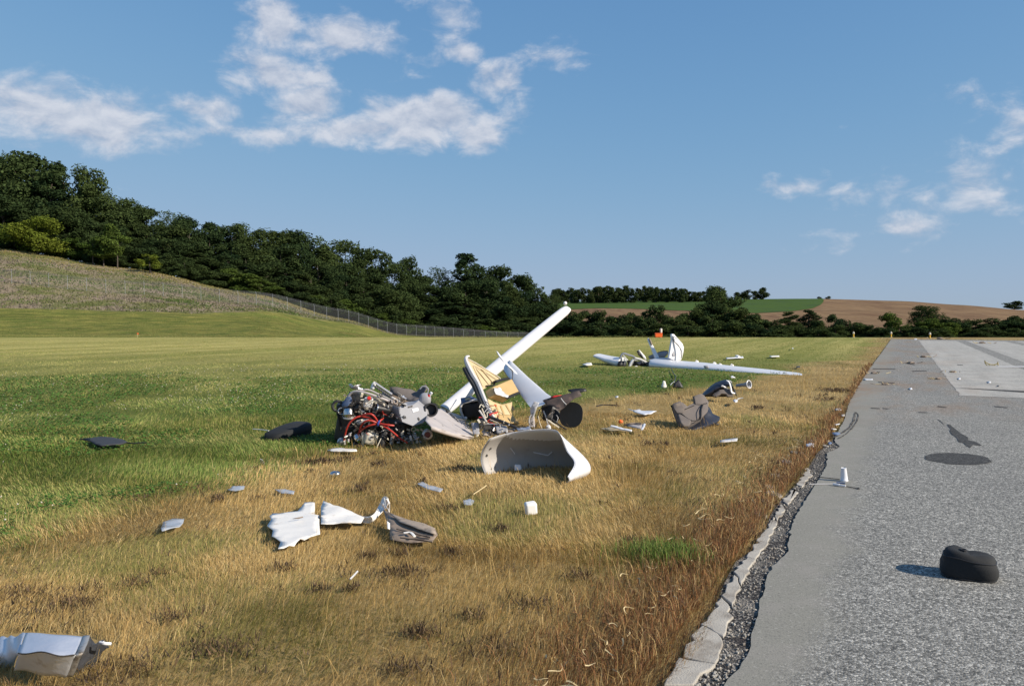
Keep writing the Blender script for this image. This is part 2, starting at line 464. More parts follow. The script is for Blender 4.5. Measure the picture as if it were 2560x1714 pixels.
M['bluegrey'] = pmat('blue_grey_plate', (.12, .16, .26), .45, var=.15)
M['yellow'] = pmat('yellow_paint', (.68, .40, .03), .5, var=.1, dirt=(.3, .2, .06))
M['orange'] = pmat('orange_paint', (.85, .13, .02), .5, var=.1)
M['wiregrey'] = pmat('dull_fence_wire', (.13, .135, .14), .6, metal=.3)
M['post'] = pmat('galvanised_steel', (.33, .34, .34), .5, metal=.5, var=.1)
M['straw'] = pmat('dry_stalk', (.55, .44, .24), .8, var=.2)
M['bark'] = pmat('bark', (.075, .06, .045), .9, var=.3, bump=.5, bs=8, bd=.05)
M['clearp'] = None
def _clear():
    t = NT('cracked_clear_acrylic')
    n = t.noise(14, 5, .65)
    nb = t.bump(t.noise(30, 4), .35, .004)
    b = t.bsdf(t.mix(n, (.34, .38, .44), (.62, .65, .70)), .18, 0, nb, .6)
    tr = t.node('ShaderNodeBsdfTransparent')
    ms = t.node('ShaderNodeMixShader'); ms.inputs[0].default_value = .72
    t.l.new(tr.outputs[0], ms.inputs[1]); t.l.new(b, ms.inputs[2])
    return t.done(ms.outputs[0])
M['clearp'] = _clear()
def _blade(name, trans=.28):
    t = NT(name)
    at = t.node('ShaderNodeAttribute', attribute_name='Col')
    d = t.node('ShaderNodeBsdfPrincipled'); t.l.new(at.outputs['Color'], d.inputs['Base Color']); d.inputs['Roughness'].default_value = .6
    d.inputs['Specular IOR Level'].default_value = .25
    r = t.node('ShaderNodeBsdfTranslucent'); t.l.new(at.outputs['Color'], r.inputs['Color'])
    ms = t.node('ShaderNodeMixShader'); ms.inputs[0].default_value = trans
    t.l.new(d.outputs[0], ms.inputs[1]); t.l.new(r.outputs[0], ms.inputs[2])
    return t.done(ms.outputs[0])
M['blade'] = _blade('grass_blade')
def _leaf(name, ca, cb, cc, trans=.22):
    t = NT(name)
    oi = t.node('ShaderNodeObjectInfo')
    at = t.node('ShaderNodeAttribute', attribute_name='Col')
    c = t.mix(oi.outputs['Random'], ca, cb)
    sp = t.node('ShaderNodeSeparateColor'); t.l.new(at.outputs['Color'], sp.inputs[0])
    c = t.mix(t.math('MULTIPLY', sp.outputs[0], .8), c, cc)
    c = t.mix(1.0, c, t.mix(sp.outputs[1], (.6, .6, .6), (1.35, 1.35, 1.35)), 'MULTIPLY')
    d = t.node('ShaderNodeBsdfDiffuse'); t.l.new(c, d.inputs['Color'])
    r = t.node('ShaderNodeBsdfTranslucent'); t.l.new(c, r.inputs['Color'])
    ms = t.node('ShaderNodeMixShader'); ms.inputs[0].default_value = trans
    t.l.new(d.outputs[0], ms.inputs[1]); t.l.new(r.outputs[0], ms.inputs[2])
    return t.done(ms.outputs[0])
M['leaf'] = _leaf('foliage', (.020, .040, .019), (.058, .080, .026), (.068, .096, .033))
M['leafy'] = _leaf('yellow_green_foliage', (.10, .14, .022), (.12, .15, .02), (.17, .19, .03))
M['leafl'] = _leaf('mid_green_foliage', (.06, .10, .022), (.075, .11, .024), (.11, .15, .035))
M['leaffar'] = _leaf('far_foliage', (.035, .055, .022), (.050, .066, .026), (.065, .085, .03))

# ================================================================== STRUCTURE
RD = Vector((.4495, .8933, 0))           # runway direction
def edge_x(Y): return -1.03 + .503 * Y   # left edge of the pavement
def sdist(x, y): return (edge_x(y) - x) * .8933     # metres of grass from the pavement edge
def dry_w(y): return np.interp(y, [-20, 0, 6, 9, 14, 23, 32, 45, 60], [6.2, 6.0, 5.5, 5.0, 4.1, 2.0, .8, .5, .45])
def dry_mask(x, y):
    s = sdist(x, y) + (fbm(np.asarray(x) * .55, np.asarray(y) * .55, 3, 3) - .5) * 3.2
    w = dry_w(y); soft = .25 + .12 * w
    k = np.clip((w + soft - s) / (2 * soft), 0, 1)
    return k * k * (3 - 2 * k)

def terrain_material():
    t = NT('ground')
    at = t.node('ShaderNodeAttribute', attribute_name='Col')
    sp = t.node('ShaderNodeSeparateColor'); t.l.new(at.outputs['Color'], sp.inputs[0])
    dry, mead, wood = sp.outputs[0], sp.outputs[1], sp.outputs[2]
    pos = t.tc.outputs['Object']
    sx = t.node('ShaderNodeSeparateXYZ'); t.l.new(pos, sx.inputs[0])
    ang = math.atan2(RD.y, RD.x)
    mow = t.node('ShaderNodeMapping', vector_type='TEXTURE'); mow.inputs['Rotation'].default_value = (0, 0, ang)
    t.l.new(pos, mow.inputs['Vector'])
    st = t.map((.012, .42, .1), 0, mow.outputs[0])
    st2 = t.map((.05, 1.9, .1), 0, mow.outputs[0])
    a = t.noise(1.0, 2, .6, st); b = t.noise(1.0, 3, .6, st2); c = t.noise(.35, 4, .6); f = t.noise(9, 3, .7)
    far = t.step(sx.outputs[1], 12, 42)
    slope = t.step(sx.outputs[1], 62, 72)
    g1 = t.mix(t.step(c, .35, .65), (.075, .105, .022), (.13, .145, .035))
    g2 = t.mix(t.step(t.math('ADD', t.math('MULTIPLY', a, .65), t.math('MULTIPLY', b, .35)), .38, .62), (.22, .225, .055), (.40, .345, .12))
    g2 = t.mix(t.math('MULTIPLY', t.step(c, .55, .75), .5), g2, (.20, .215, .055))
    g = t.mix(far, g1, g2)
    g3 = t.mix(t.step(t.math('ADD', t.math('MULTIPLY', c, .6), t.math('MULTIPLY', b, .4)), .38, .66), (.105, .13, .026), (.225, .205, .052))
    sv_ = t.noise(1.0, 5, .75, t.map((.22, .9, .3), .12)); g3 = t.mix(1.0, g3, t.mix(t.step(sv_, .3, .7), (.5, .58, .55), (1.45, 1.35, 1.3)), 'MULTIPLY')
    g = t.mix(slope, g, g3)
    g = t.mix(1.0, g, t.mix(f, (.72, .72, .72), (1.25, 1.25, 1.25)), 'MULTIPLY')
    d = t.mix(t.noise(1.4, 5, .65), (.20, .145, .06), (.40, .285, .12))
    d = t.mix(t.step(t.noise(5, 4, .7), .55, .72), d, (.075, .05, .026))
    m1 = t.noise(.16, 5, .7); m2 = t.noise(.5, 4, .7, t.map((1, 1.6, 1), 0))
    m = t.mix(t.step(m1, .40, .58), (.12, .13, .042), (.26, .20, .145))
    m = t.mix(t.step(m2, .52, .64), m, (.20, .175, .07))
    m = t.mix(t.math('MULTIPLY', t.step(t.noise(1.6, 4, .75), .5, .68), .6), m, (.09, .105, .035))
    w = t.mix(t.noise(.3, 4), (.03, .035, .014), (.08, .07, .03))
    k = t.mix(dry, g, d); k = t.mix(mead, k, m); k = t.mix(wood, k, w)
    return t.done(t.bsdf(k, .95, 0, t.bump(f, .5, .03), .1))

rowsY = np.concatenate([np.arange(-60, 0, 3.0), np.arange(0, 40, .6), np.arange(40, 140, .8), np.arange(140, 220, 1.5), np.arange(220, 760, 6), np.geomspace(760, 3000, 24)])
sN = np.linspace(-1.75, 1.75, 221)
gx = np.outer(np.maximum(rowsY, 0) + 34, sN); gy = np.repeat(rowsY[:, None], len(sN), 1)
gz = H(gx, gy)
MEAD_U = np.array([-2200, -800, 0, 180, 330, 500, 640, 760, 900, 1000]); 
def mead_start(tt):
    # distance at which the mown grass gives way to the rough bank
    return np.interp(tt * FOC + 1280, [-2200, -800, 0, 180, 330, 480, 640, 760, 860, 1000, 1100], [122, 124, 125, 124, 123, 125, 134, 146, 160, 182, 190])
tt = gx / np.maximum(gy, 30)
mead = np.clip((gy - mead_start(tt) - (fbm(gx * .12, gy * .12, 21) - .5) * 4) / 1.0 + .5, 0, 1) * (gy > 90)
mead = np.where(tt > .02, np.clip((gy - 84) / 4, 0, 1), mead)
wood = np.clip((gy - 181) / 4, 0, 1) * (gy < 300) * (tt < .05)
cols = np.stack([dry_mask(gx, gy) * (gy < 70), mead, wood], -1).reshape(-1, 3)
n0, n1 = gx.shape
idx = np.arange(n0 * n1).reshape(n0, n1)
ff = np.stack([idx[:-1, :-1], idx[:-1, 1:], idx[1:, 1:], idx[1:, :-1]], -1).reshape(-1)
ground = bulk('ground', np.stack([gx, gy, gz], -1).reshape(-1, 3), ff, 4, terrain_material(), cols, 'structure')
ground.data.shade_smooth()

# ---- far fields on the hill
def field_sheet(name, mat, us, ylo, yhi, lift, nrow=26):
    vs = []; fs = []
    for i, u in enumerate(us):
        t = (u - 1280) / FOC
        for k in range(nrow + 1):
            Y = ylo(u) + (yhi(u) - ylo(u)) * k / nrow
            vs.append((t * Y, Y, float(H(t * Y, Y)) + lift))
    n = nrow + 1
    for i in range(len(us) - 1):
        for k in range(nrow): fs += [i * n + k, (i + 1) * n + k, (i + 1) * n + k + 1, i * n + k + 1]
    o = bulk(name, np.array(vs), np.array(fs), 4, mat, None, 'structure'); o.data.shade_smooth(); return o
def plough_mat():
    t = NT('ploughed_soil')
    mp = t.map((.35, .03, .1), .5)
    a = t.noise(1.0, 4, .65, mp); b = t.noise(.03, 4, .6); c = t.noise(.25, 4, .7)
    k = t.mix(t.step(b, .35, .62), (.135, .078, .047), (.215, .135, .075))
    k = t.mix(t.math('MULTIPLY', t.step(a, .4, .65), .6), k, (.27, .185, .10))
    k = t.mix(t.math('MULTIPLY', t.step(c, .5, .7), .45), k, (.10, .075, .045))
    return t.done(t.bsdf(k, 1.0, 0, None, .05))
def crop_mat():
    t = NT('green_crop')
    a = t.noise(1.0, 3, .6, t.map((.5, .04, .1), .35)); c = t.noise(.05, 3, .6)
    k = t.mix(a, (.045, .085, .020), (.075, .12, .03)); k = t.mix(t.step(c, .5, .7), k, (.05, .085, .03))
    return t.done(t.bsdf(k, 1.0, 0, None, .05))
field_sheet('ploughed_field', plough_mat(), np.arange(1180, 3300, 20.0), lambda u: 300, lambda u: 740, .15)
_gu = np.array([1150, 1330, 1493, 1600, 1687, 1893, 1984, 2030, 2053, 2058]); _gv = np.array([779, 778, 771, 773, 777, 784, 779, 772, 762, 754])
_gY = np.array([T(u, v, 300).y for u, v in zip(_gu, _gv)])
field_sheet('crop_field', crop_mat(), np.concatenate([np.arange(1150, 2030, 20.0), np.arange(2030, 2059, 4.0)]), lambda u: float(np.interp(u, _gu, _gY)), lambda u: 725 if u < 2030 else 725 - (u - 2030) * .4, .35)

# ---- pavement
def asphalt(name, worn=0.0, dark=1.0, stain=False):
    t = NT(name)
    pos = t.tc.outputs['Object']
    mow = t.node('ShaderNodeMapping', vector_type='TEXTURE'); mow.inputs['Rotation'].default_value = (0, 0, math.atan2(RD.y, RD.x))
    t.l.new(pos, mow.inputs['Vector'])
    sx = t.node('ShaderNodeSeparateXYZ'); t.l.new(pos, sx.inputs[0])
    sd_ = t.math('MULTIPLY', t.math('SUBTRACT', t.math('SUBTRACT', sx.outputs[0], t.math('MULTIPLY', sx.outputs[1], .503)), -1.03), .8933)
    edge = t.step(t.math('ADD', sd_, t.math('MULTIPLY', t.math('SUBTRACT', t.noise(2.2, 4), .5), .55)), .42, .78)
    chip = t.voro(105); sc = t.node('ShaderNodeSeparateColor'); t.l.new(chip, sc.inputs[0])
    chip2 = t.voro(55); s2 = t.node('ShaderNodeSeparateColor'); t.l.new(chip2, s2.inputs[0])
    dist = t.voro(105, None, 'Distance')
    ramp = t.node('ShaderNodeValToRGB'); e = ramp.color_ramp
    e.elements[0].position = 0.0; e.elements[0].color = (.058 * dark, .058 * dark, .055 * dark, 1)
    e.elements[1].position = 1.0; e.elements[1].color = (.66 * dark, .64 * dark, .58 * dark, 1)
    q = e.elements.new(.35); q.color = (.14 * dark, .138 * dark, .127 * dark, 1)
    q = e.elements.new(.72); q.color = (.32 * dark, .312 * dark, .283 * dark, 1)
    t.l.new(t.math('ADD', t.math('MULTIPLY', sc.outputs[0], .7), t.math('MULTIPLY', s2.outputs[1], .3)), ramp.inputs[0])
    fine = t.mix(t.noise(190, 4, .8), (.095 * dark, .092 * dark, .080 * dark), (.40 * dark, .385 * dark, .33 * dark))
    fine = t.mix(t.math('MULTIPLY', t.step(t.noise(70, 3, .6), .56, .66), .55), fine, (.09, .088, .082))
    fine = t.mix(t.math('MULTIPLY', t.step(t.noise(45, 3, .6), .60, .70), .45), fine, (.46, .44, .40))
    fine = t.mix(t.math('MULTIPLY', t.step(t.noise(3, 5, .7), .45, .75), .5), fine, (.31 * dark, .285 * dark, .26 * dark))
    c = t.mix(edge, fine, ramp.outputs[0])
    big = t.noise(.5, 4, .6)
    c = t.mix(1.0, c, t.mix(big, (.84, .84, .85), (1.12, 1.12, 1.10)), 'MULTIPLY')
    strk = t.noise(1.0, 4, .6, t.map((.10, .9, 1), 0, mow.outputs[0]))
    c = t.mix(1.0, c, t.mix(strk, (.88, .88, .89), (1.1, 1.09, 1.08)), 'MULTIPLY')
    # soil smeared over the strip beside the verge
    near_v = t.math('MULTIPLY', t.step(sd_, 4.6, 1.0), t.math('MULTIPLY', t.step(sx.outputs[1], 10.5, 14), t.step(t.noise(.8, 5, .7, t.map((.35, 1, 1), 0, mow.outputs[0])), .42, .72)))
    c = t.mix(t.math('MULTIPLY', near_v, .75), c, (.25, .165, .10))
    if stain: c = t.mix(1.0, c, (.25, .25, .26), 'MULTIPLY')
    if worn:
        pw = t.step(t.noise(60, 4, .7), .30, .62)
        pw2 = t.step(t.math('ADD', t.noise(1.3, 5, .7), t.math('MULTIPLY', t.noise(1, 3, .6, t.map((.1, 2.4, 1), 0, mow.outputs[0])), .5)), .5, .95)
        c = t.mix(t.math('MULTIPLY', t.math('ADD', t.math('MULTIPLY', pw, .5), t.math('MULTIPLY', pw2, .4)), worn), c, (.66, .63, .57))
    h = t.math('SUBTRACT', 1.0, dist)
    nb = t.bump(t.math('MULTIPLY', h, t.math('ADD', t.math('MULTIPLY', edge, .8), .2)), .55, .006)
    return t.done(t.bsdf(c, .85, 0, nb, .3))
M['asph'] = asphalt('chip_seal_asphalt')
M['paint'] = asphalt('worn_white_runway_paint', worn=.62)
M['stain'] = asphalt('oil_wet_asphalt', stain=True)
def gravel_mat():
    t = NT('dark_crumbled_asphalt')
    s_ = t.node('ShaderNodeSeparateColor'); t.l.new(t.voro(90), s_.inputs[0])
    c = t.mix(t.step(s_.outputs[0], .55, .98), (.032, .029, .027), (.25, .23, .205))
    c = t.mix(t.step(t.noise(5, 4, .7), .5, .7), c, (.038, .031, .029))
    c = t.mix(t.math('MULTIPLY', t.step(t.noise(2.2, 4, .7), .48, .62), .6), c, (.25, .225, .19))
    return t.done(t.bsdf(c, .9, 0, t.bump(t.voro(90, None, 'Distance'), .8, .01), .3))
M['gravel'] = gravel_mat()
M['slab'] = pmat('weathered_edge_slab', (.40, .37, .32), .9, var=.25, vs=7, dirt=(.24, .21, .175), dlo=.45, dhi=.7, ds=5, bump=.6, bs=120, bd=.006)
def prism(name, outline, z0, z1, mat, parent=None, bevel=0):
    mb = MB(); n = len(outline)
    mb.add([(p[0], p[1], z1) for p in outline] + [(p[0], p[1], z0) for p in outline],
           [tuple(range(n))] + [(i, n + i, n + (i + 1) % n, (i + 1) % n) for i in range(n)])
    o = mb.build(name, mat, parent, smooth=False, bevel=bevel, loc=(0, 0, 0)); return o
def C6(x, y): return (1600 + x / 2.553, 1100 + y / 2.553)
def rag(pts, amp=.012, step=.06, seed=1):
    rr = random.Random(seed); out = []
    for i in range(len(pts) - 1):
        a = Vector(pts[i][:2]); b = Vector(pts[i + 1][:2]); k = max(1, int((b - a).length / step))
        for j in range(k):
            out.append(a.lerp(b, j / k) + Vector((rr.gauss(0, amp), rr.gauss(0, amp * .6))))
    out.append(Vector(pts[-1][:2])); return out
main_px = [C6(540, 1560), C6(650, 1420), C6(710, 1310), C6(725, 1200), C6(770, 1040), C6(800, 920), C6(840, 800), C6(935, 720), C6(950, 640), C6(975, 520),
           C6(1010, 460), C6(1050, 390), C6(1090, 330), C6(1130, 270), C6(1190, 160), C6(1195, 80), C6(1280, 40), C6(1240, 5), (2092, 1085), (2110, 1050), (2125, 1000), (2145, 965), (2176, 918), (2205, 880), (2228, 847)]
mainL = [P(u, v, .03) for u, v in main_px]
tail0 = mainL[0] - RD * 14
far_c = mainL[-1]; PX = Vector((.8933, -.4495, 0))
outline = [tail0, mainL[0] - RD * .6] + rag(mainL, .005, .06, 3) + [far_c + PX * 16, far_c + PX * 34, tail0 + PX * 30]
pavement = prism('pavement', outline, -.06, .03, M['asph']); tag(pavement, kind='structure')
# dark crumbled joint and the broken strip beyond it
gl_px = [C6(300, 1600), C6(340, 1560), C6(440, 1460), C6(520, 1340), C6(560, 1200), C6(605, 1060), C6(650, 930), C6(710, 790), C6(800, 690), C6(845, 590), C6(880, 480), C6(950, 380), C6(1030, 290), C6(1100, 200), C6(1160, 85), C6(1240, 25)]
gl = [P(u, v, .01) for u, v in gl_px]
joint_out = [Vector(p[:2]) + Vector((-.10 if j_ < 9 else -.05, .02)) for j_, p in enumerate([gl[0] - RD * 1.2] + gl)] + [Vector(P(2090, 1090)[:2])] + [Vector(p[:2]) + Vector((.05, 0)) for p in reversed(mainL[:18])] + [Vector((mainL[0] - RD * 1.2)[:2]) + Vector((.05, 0))]
joint = prism('crumbled_joint', joint_out, -.05, .017, M['gravel'], pavement)
sl_px = [C6(130, 1600), C6(150, 1560), C6(250, 1380), C6(400, 1170), C6(520, 990), C6(600, 850), C6(685, 740), C6(770, 600), C6(850, 480), C6(915, 385), C6(1000, 275), C6(1090, 150)]
sr_px = [C6(310, 1600), C6(340, 1560), C6(480, 1420), C6(530, 1250), C6(590, 1060), C6(645, 920), C6(735, 760), C6(812, 650), C6(875, 520), C6(945, 410), C6(1030, 300), C6(1115, 180)]
SL = [P(u, v, .03) for u, v in sl_px]; SR = [P(u, v, .03) for u, v in sr_px]
SL = [SL[0] - RD * .8] + SL; SR = [SR[0] - RD * .8] + SR
for i in range(len(SL) - 1):
    a, b, c, d = SL[i], SL[i + 1], SR[i + 1], SR[i]
    if i > 8: b = a.lerp(b, .8); c = d.lerp(c, .72)
    g = .006
    q1 = rag([a + RD * g, b - RD * g], .012, .05, 40 + i) ; q2 = rag([c - RD * g, d + RD * g], .008, .06, 60 + i)
    mid1 = rag([q1[-1], q2[0]], .008, .05, 80 + i)[1:-1]; mid2 = rag([q2[-1], q1[0]], .008, .05, 90 + i)[1:-1]
    prism('edge_slab', q1 + mid1 + q2 + mid2, -.05, .026 + .006 * random.Random(i).random(), M['slab'], pavement, bevel=.006)
for i, (u, v, s) in enumerate([(1968, 1160, .10), (1990, 1135, .09), (2040, 1110, .12), (2062, 1118, .07), (1945, 1195, .09), (1925, 1222, .08), (1990, 1165, .07), (1975, 1180, .10), (1955, 1205, .10), (1935, 1240, .11), (1915, 1262, .10), (2010, 1140, .10), (2028, 1120, .10), (2058, 1102, .10), (1900, 1290, .08)]):
    c = P(u, v); rr = random.Random(i); n = 8
    pl = [c + Vector((math.cos(k / n * 6.283) * s * (.7 + .5 * rr.random()) * .6, math.sin(k / n * 6.283) * s * (.7 + .5 * rr.random()) * 1.3, 0)) for k in range(n)]
    prism('edge_chunk', pl, -.03, .022 + .01 * rr.random(), M['slab'], pavement, bevel=.004)
# worn white threshold bars
def poly_px(name, px, mat, z, parent, seed=0, amp=.015):
    pts = [P(u, v, z) for u, v in px]
    o = rag(pts + [pts[0]], amp, .25, seed)[:-1]
    mb = MB(); n = len(o); mb.add([(p[0], p[1], z) for p in o], [tuple(range(n))])
    return mb.build(name, mat, parent, smooth=False)
def bar(name, o0, o1, a0, a1, z=.034):
    base = far_c; pts = []
    for (o, a) in ((o0, a0), (o1, a0), (o1, a1), (o0, a1)):
        pts.append(base + PX * o - RD * a)
    mb = MB(); q = rag(pts + [pts[0]], .012, .3, int(o0 * 10))[:-1]
    mb.add([(p[0], p[1], z) for p in q], [tuple(range(len(q)))]); return mb.build(name, M['paint'], pavement, smooth=False)
A = P(2314, 870) - far_c; B = P(2390, 992) - far_c
off = ((A.dot(PX)) + (B.dot(PX))) / 2
aB = -B.dot(RD)
w1 = (P(2396, 853) - far_c).dot(PX); w2 = (P(2421, 853) - far_c).dot(PX); w1b = (P(2560, 932) - far_c).dot(PX); w2b = (P(2560, 913) - far_c).dot(PX)
print('BARS', off, aB, w1, w2, w1b, w2b)
w1 = (w1 + w1b) / 2; w2 = (w2 + w2b) / 2
bar('threshold_bar', off, w1, 3.0, aB); bar('threshold_bar', w2, w2 + (w1 - off), 3.0, aB)
bar('threshold_bar', w2 + (w1 - off) + (w2 - w1), w2 + 2 * (w1 - off) + (w2 - w1), 3.0, aB)
# wet stains and repair seam on the asphalt
def C5(x, y): return (1900 + x / 3.548, 800 + y / 3.548)
el = [(2395 + 83 * math.cos(a) * (1 + .02 * math.sin(5 * a)), 1146 + 14.2 * math.sin(a) + 4.5 * math.cos(a)) for a in np.linspace(0, 2 * math.pi, 40)[:-1]]
poly_px('stain', el, M['stain'], .034, pavement, 5, .006)
poly_px('stain', [C5(1655, 920), C5(1690, 925), C5(1720, 960), C5(1790, 1000), C5(1860, 1040), C5(1850, 1062), C5(1915, 1078), C5(1980, 1110), C5(1890, 1105), C5(1860, 1130), C5(1810, 1100), C5(1800, 1085), C5(1755, 1080), C5(1740, 1040), C5(1690, 1005), C5(1680, 960)], M['stain'], .0345, pavement, 6, .01)
poly_px('stain', [C5(1720, 598), C5(2342, 626), C5(2600, 640), C5(2600, 652), C5(2342, 640), C5(2000, 617)], M['stain'], .039, pavement, 7, .006)
poly_px('stain', [C5(2075, 760), C5(2200, 772), C5(2195, 778), C5(2080, 768)], M['stain'], .034, pavement, 7, .004)
for (x0, y0, x1, y1) in [(1290, 380, 1370, 394), (1405, 815, 1485, 819), (1575, 762, 1655, 773), (1050, 548, 1190, 556), (1350, 452, 1480, 448), (1750, 396, 1800, 399), (985, 778, 1060, 782), (1090, 780, 1135, 785), (1000, 430, 1200, 432), (1580, 880, 1640, 930)]:
    poly_px('stain', [C5(x0, y0 - 3), C5(x1, y1 - 3), C5(x1 + 4, y1 + 3), C5(x0, y0 + 4)], M['stain'], .0342, pavement, x0, .006)
# curved tar seam beside the verge
seam = [C5(845, 815), C5(835, 870), C5(800, 940), C5(745, 985), C5(650, 1040)]
seam2 = [C5(850, 815), C5(872, 840), C5(860, 890), C5(820, 950), C5(760, 1010), C5(690, 1050)]
for k, sm in enumerate((seam, seam2)):
    L_ = [P(u, v, .035) for u, v in sm]; L_ = catmull(L_, 8); w = (.016, .010)[k]
    mb = MB(); mb.grid([[p + PX * w * (.5 + random.random()), p - PX * w * (.5 + random.random())] for p in L_]); mb.build('tar_seam', M['gravel'], pavement, smooth=False)
# loose pebbles in the joint (too many to count)
mb = MB(); rr = random.Random(5)
for i in range(900):
    k = rr.random() ** 1.3 * (len(gl) - 1.01); j = int(k); a = gl[j].lerp(gl[j + 1], k - j)
    b = mainL[min(j + 1, 17)]
    p = a + PX * rr.uniform(-.04, .18) * (1 if j < 9 else .6); s = rr.uniform(.003, .010)
    mb.blob((p.x, p.y, .018 + s * .4), (s, s * rr.uniform(.7, 1.2), s * .7), rot(0, 0, rr.uniform(0, 180)), n=5, m=3, jit=.4, seed=i)
tag(mb.build('joint_pebbles', M['slab'], pavement, smooth=False), kind='stuff')

# ================================================================== TREES
def crown_mesh(name, seed, mat, nl=20, hh=(.30, 1.0), wid=.36, leaf=(.32, .6), per=560, spike=0.0, Ht=20.0, droop=0.0, open_=0.0):
    r = np.random.default_rng(seed)
    V = []; Cc = []
    lob = []
    for i in range(nl):
        f = (i + .5) / nl
        z = hh[0] + (hh[1] - hh[0]) * f
        prof = math.sin(math.pi * min(1, max(0.04, (f * .86 + .10)))) ** .6
        if spike: prof *= (1 - f * spike)
        a = r.uniform(0, 2 * math.pi); rad = wid * prof * math.sqrt(r.uniform(.05, 1)) * .78
        lr = Ht * wid * r.uniform(.36, .58) * (1 - .38 * f) * (1 - .35 * spike)
        zc = z * Ht
        zc = min(zc, Ht - lr * .75)
        lob.append((rad * Ht * math.cos(a), rad * Ht * math.sin(a), zc, lr, r.uniform(0, 1)))
    for (x, y, z, lr, tone) in lob:
        n = int(per * (lr / (Ht * wid * .38)) ** 2)
        d = r.normal(size=(n, 3)); d /= np.linalg.norm(d, axis=1)[:, None]
        d[:, 2] = d[:, 2] * .9 + .1
        kv = r.normal(size=(3, 5)) * np.array([3.2, 3.6, 4.5, 5.5, 7.0]); bump = .86 + (np.sin(d @ kv + r.uniform(0, 6.28, 5)) * np.array([.13, .12, .10, .08, .07])).sum(1)
        rr_ = lr * bump * r.uniform(.70, 1.08, n)
        c = d * rr_[:, None] * np.array([1.0, 1.0, .98]) + np.array([x, y, z])
        if open_: 
            keep = r.uniform(size=n) > open_; c = c[keep]; d = d[keep]; n = len(c)
        nn = d + r.normal(size=(n, 3)) * .9 + np.array([0, 0, .12]); nn /= np.linalg.norm(nn, axis=1)[:, None]
        t1 = np.cross(nn, r.normal(size=(n, 3))); t1 /= np.linalg.norm(t1, axis=1)[:, None] + 1e-9
        t2 = np.cross(nn, t1)
        s = r.uniform(leaf[0], leaf[1], n)[:, None]
        q = np.stack([c - t1 * s * .55, c + t2 * s * .34 + nn * s * .06, c + t1 * s * .6 - nn * s * .1, c - t2 * s * .34], 1)
        V.append(q.reshape(-1, 3))
        k = np.stack([np.full(n, tone) * r.uniform(.4, 1, n), r.uniform(0, 1, n), np.zeros(n)], -1)
        Cc.append(np.repeat(k, 4, 0))
    V = np.concatenate(V); Cc = np.concatenate(Cc)
    V[:, 2] = np.maximum(V[:, 2], .05 * Ht)
    me = bpy.data.meshes.new(name); nv = len(V); nf = nv // 4
    me.vertices.add(nv); me.vertices.foreach_set('co', V.astype(np.float32).ravel())
    me.loops.add(nv); me.loops.foreach_set('vertex_index', np.arange(nv, dtype=np.int32))
    me.polygons.add(nf); me.polygons.foreach_set('loop_start', np.arange(0, nv, 4, dtype=np.int32))
    me.update(calc_edges=True)
    a = me.color_attributes.new('Col', 'FLOAT_COLOR', 'POINT'); a.data.foreach_set('color', np.c_[Cc, np.ones(nv)].astype(np.float32).ravel())
    me.materials.append(mat)
    return me, lob
def trunk_mesh(name, lob, Ht, r0):
    mb = MB()
    mb.tube([(0, 0, -.6), (.02 * Ht * .3, 0, Ht * .25), (-.1, .15, Ht * .55), (.1, 0, Ht * .85)], [r0 * 1.25, r0 * .9, r0 * .55, r0 * .15], n=8, smooth=3)
    for k, (x, y, z, lr, tn) in enumerate(lob):
        if k % 2: continue
        z0 = max(Ht * .18, z - math.hypot(x, y) * .9 - Ht * .06)
        z0 = min(z0, Ht * .75)
        mb.tube([(0, 0, z0), (x * .5, y * .5, (z0 + z) * .5 + .3), (x, y, z)], [r0 * .35, r0 * .22, r0 * .06], n=5, smooth=2)
    me = bpy.data.meshes.new(name); me.from_pydata([tuple(p) for p in mb.v], [], mb.f); me.materials.append(M['bark']); me.shade_smooth()
    return me
TREES = {}
def variant(key, seed, mat, r0=.32, **kw):
    me, lob = crown_mesh('crown_' + key, seed, mat, **kw)
    tm = trunk_mesh('trunk_' + key, lob, kw.get('Ht', 20.0), r0)
    co = np.zeros(len(me.vertices) * 3, np.float32); me.vertices.foreach_get('co', co); co = co.reshape(-1, 3)
    TREES[key] = (me, tm, float(np.percentile(co[:, 2], 99.8)), float(np.percentile(co[:, 0], 99) - np.percentile(co[:, 0], 1)))
for i in range(5): variant('oak%d' % i, 100 + i, M['leaf'], nl=22 + i, wid=.31 + .03 * (i % 3), hh=(.12, .98), per=700)
for i in range(2): variant('tall%d' % i, 120 + i, M['leaf'], nl=24, wid=.25, hh=(.2, 1.0), spike=.55, per=620, leaf=(.3, .5))
for i in range(3): variant('bush%d' % i, 140 + i, M['leaf'], nl=15, wid=.48, hh=(.05, .9), Ht=8.0, leaf=(.24, .42), per=620, r0=.12)
variant('airy', 160, M['leaf'], nl=24, wid=.34, hh=(.3, 1.0), per=420, open_=.55, leaf=(.28, .5))
variant('yellow', 170, M['leafy'], nl=18, wid=.50, hh=(.12, .92), Ht=10.0, leaf=(.24, .42), per=620, r0=.14)
for i in range(2): variant('light%d' % i, 180 + i, M['leafl'], nl=16, wid=.42, hh=(.08, .95), Ht=9.0, leaf=(.24, .42), per=560, r0=.14)
variant('sapling', 190, M['leafl'], nl=10, wid=.30, hh=(.38, 1.0), Ht=8.0, leaf=(.22, .36), per=320, open_=.25, r0=.09)
variant('ysapling', 191, M['leafy'], nl=9, wid=.36, hh=(.32, 1.0), Ht=6.0, leaf=(.2, .32), per=300, open_=.2, r0=.12)
for i in range(3): variant('far%d' % i, 200 + i, M['leaffar'], nl=13, wid=.42, hh=(.10, .97), Ht=11.0, leaf=(.5, .9), per=170, r0=.2)
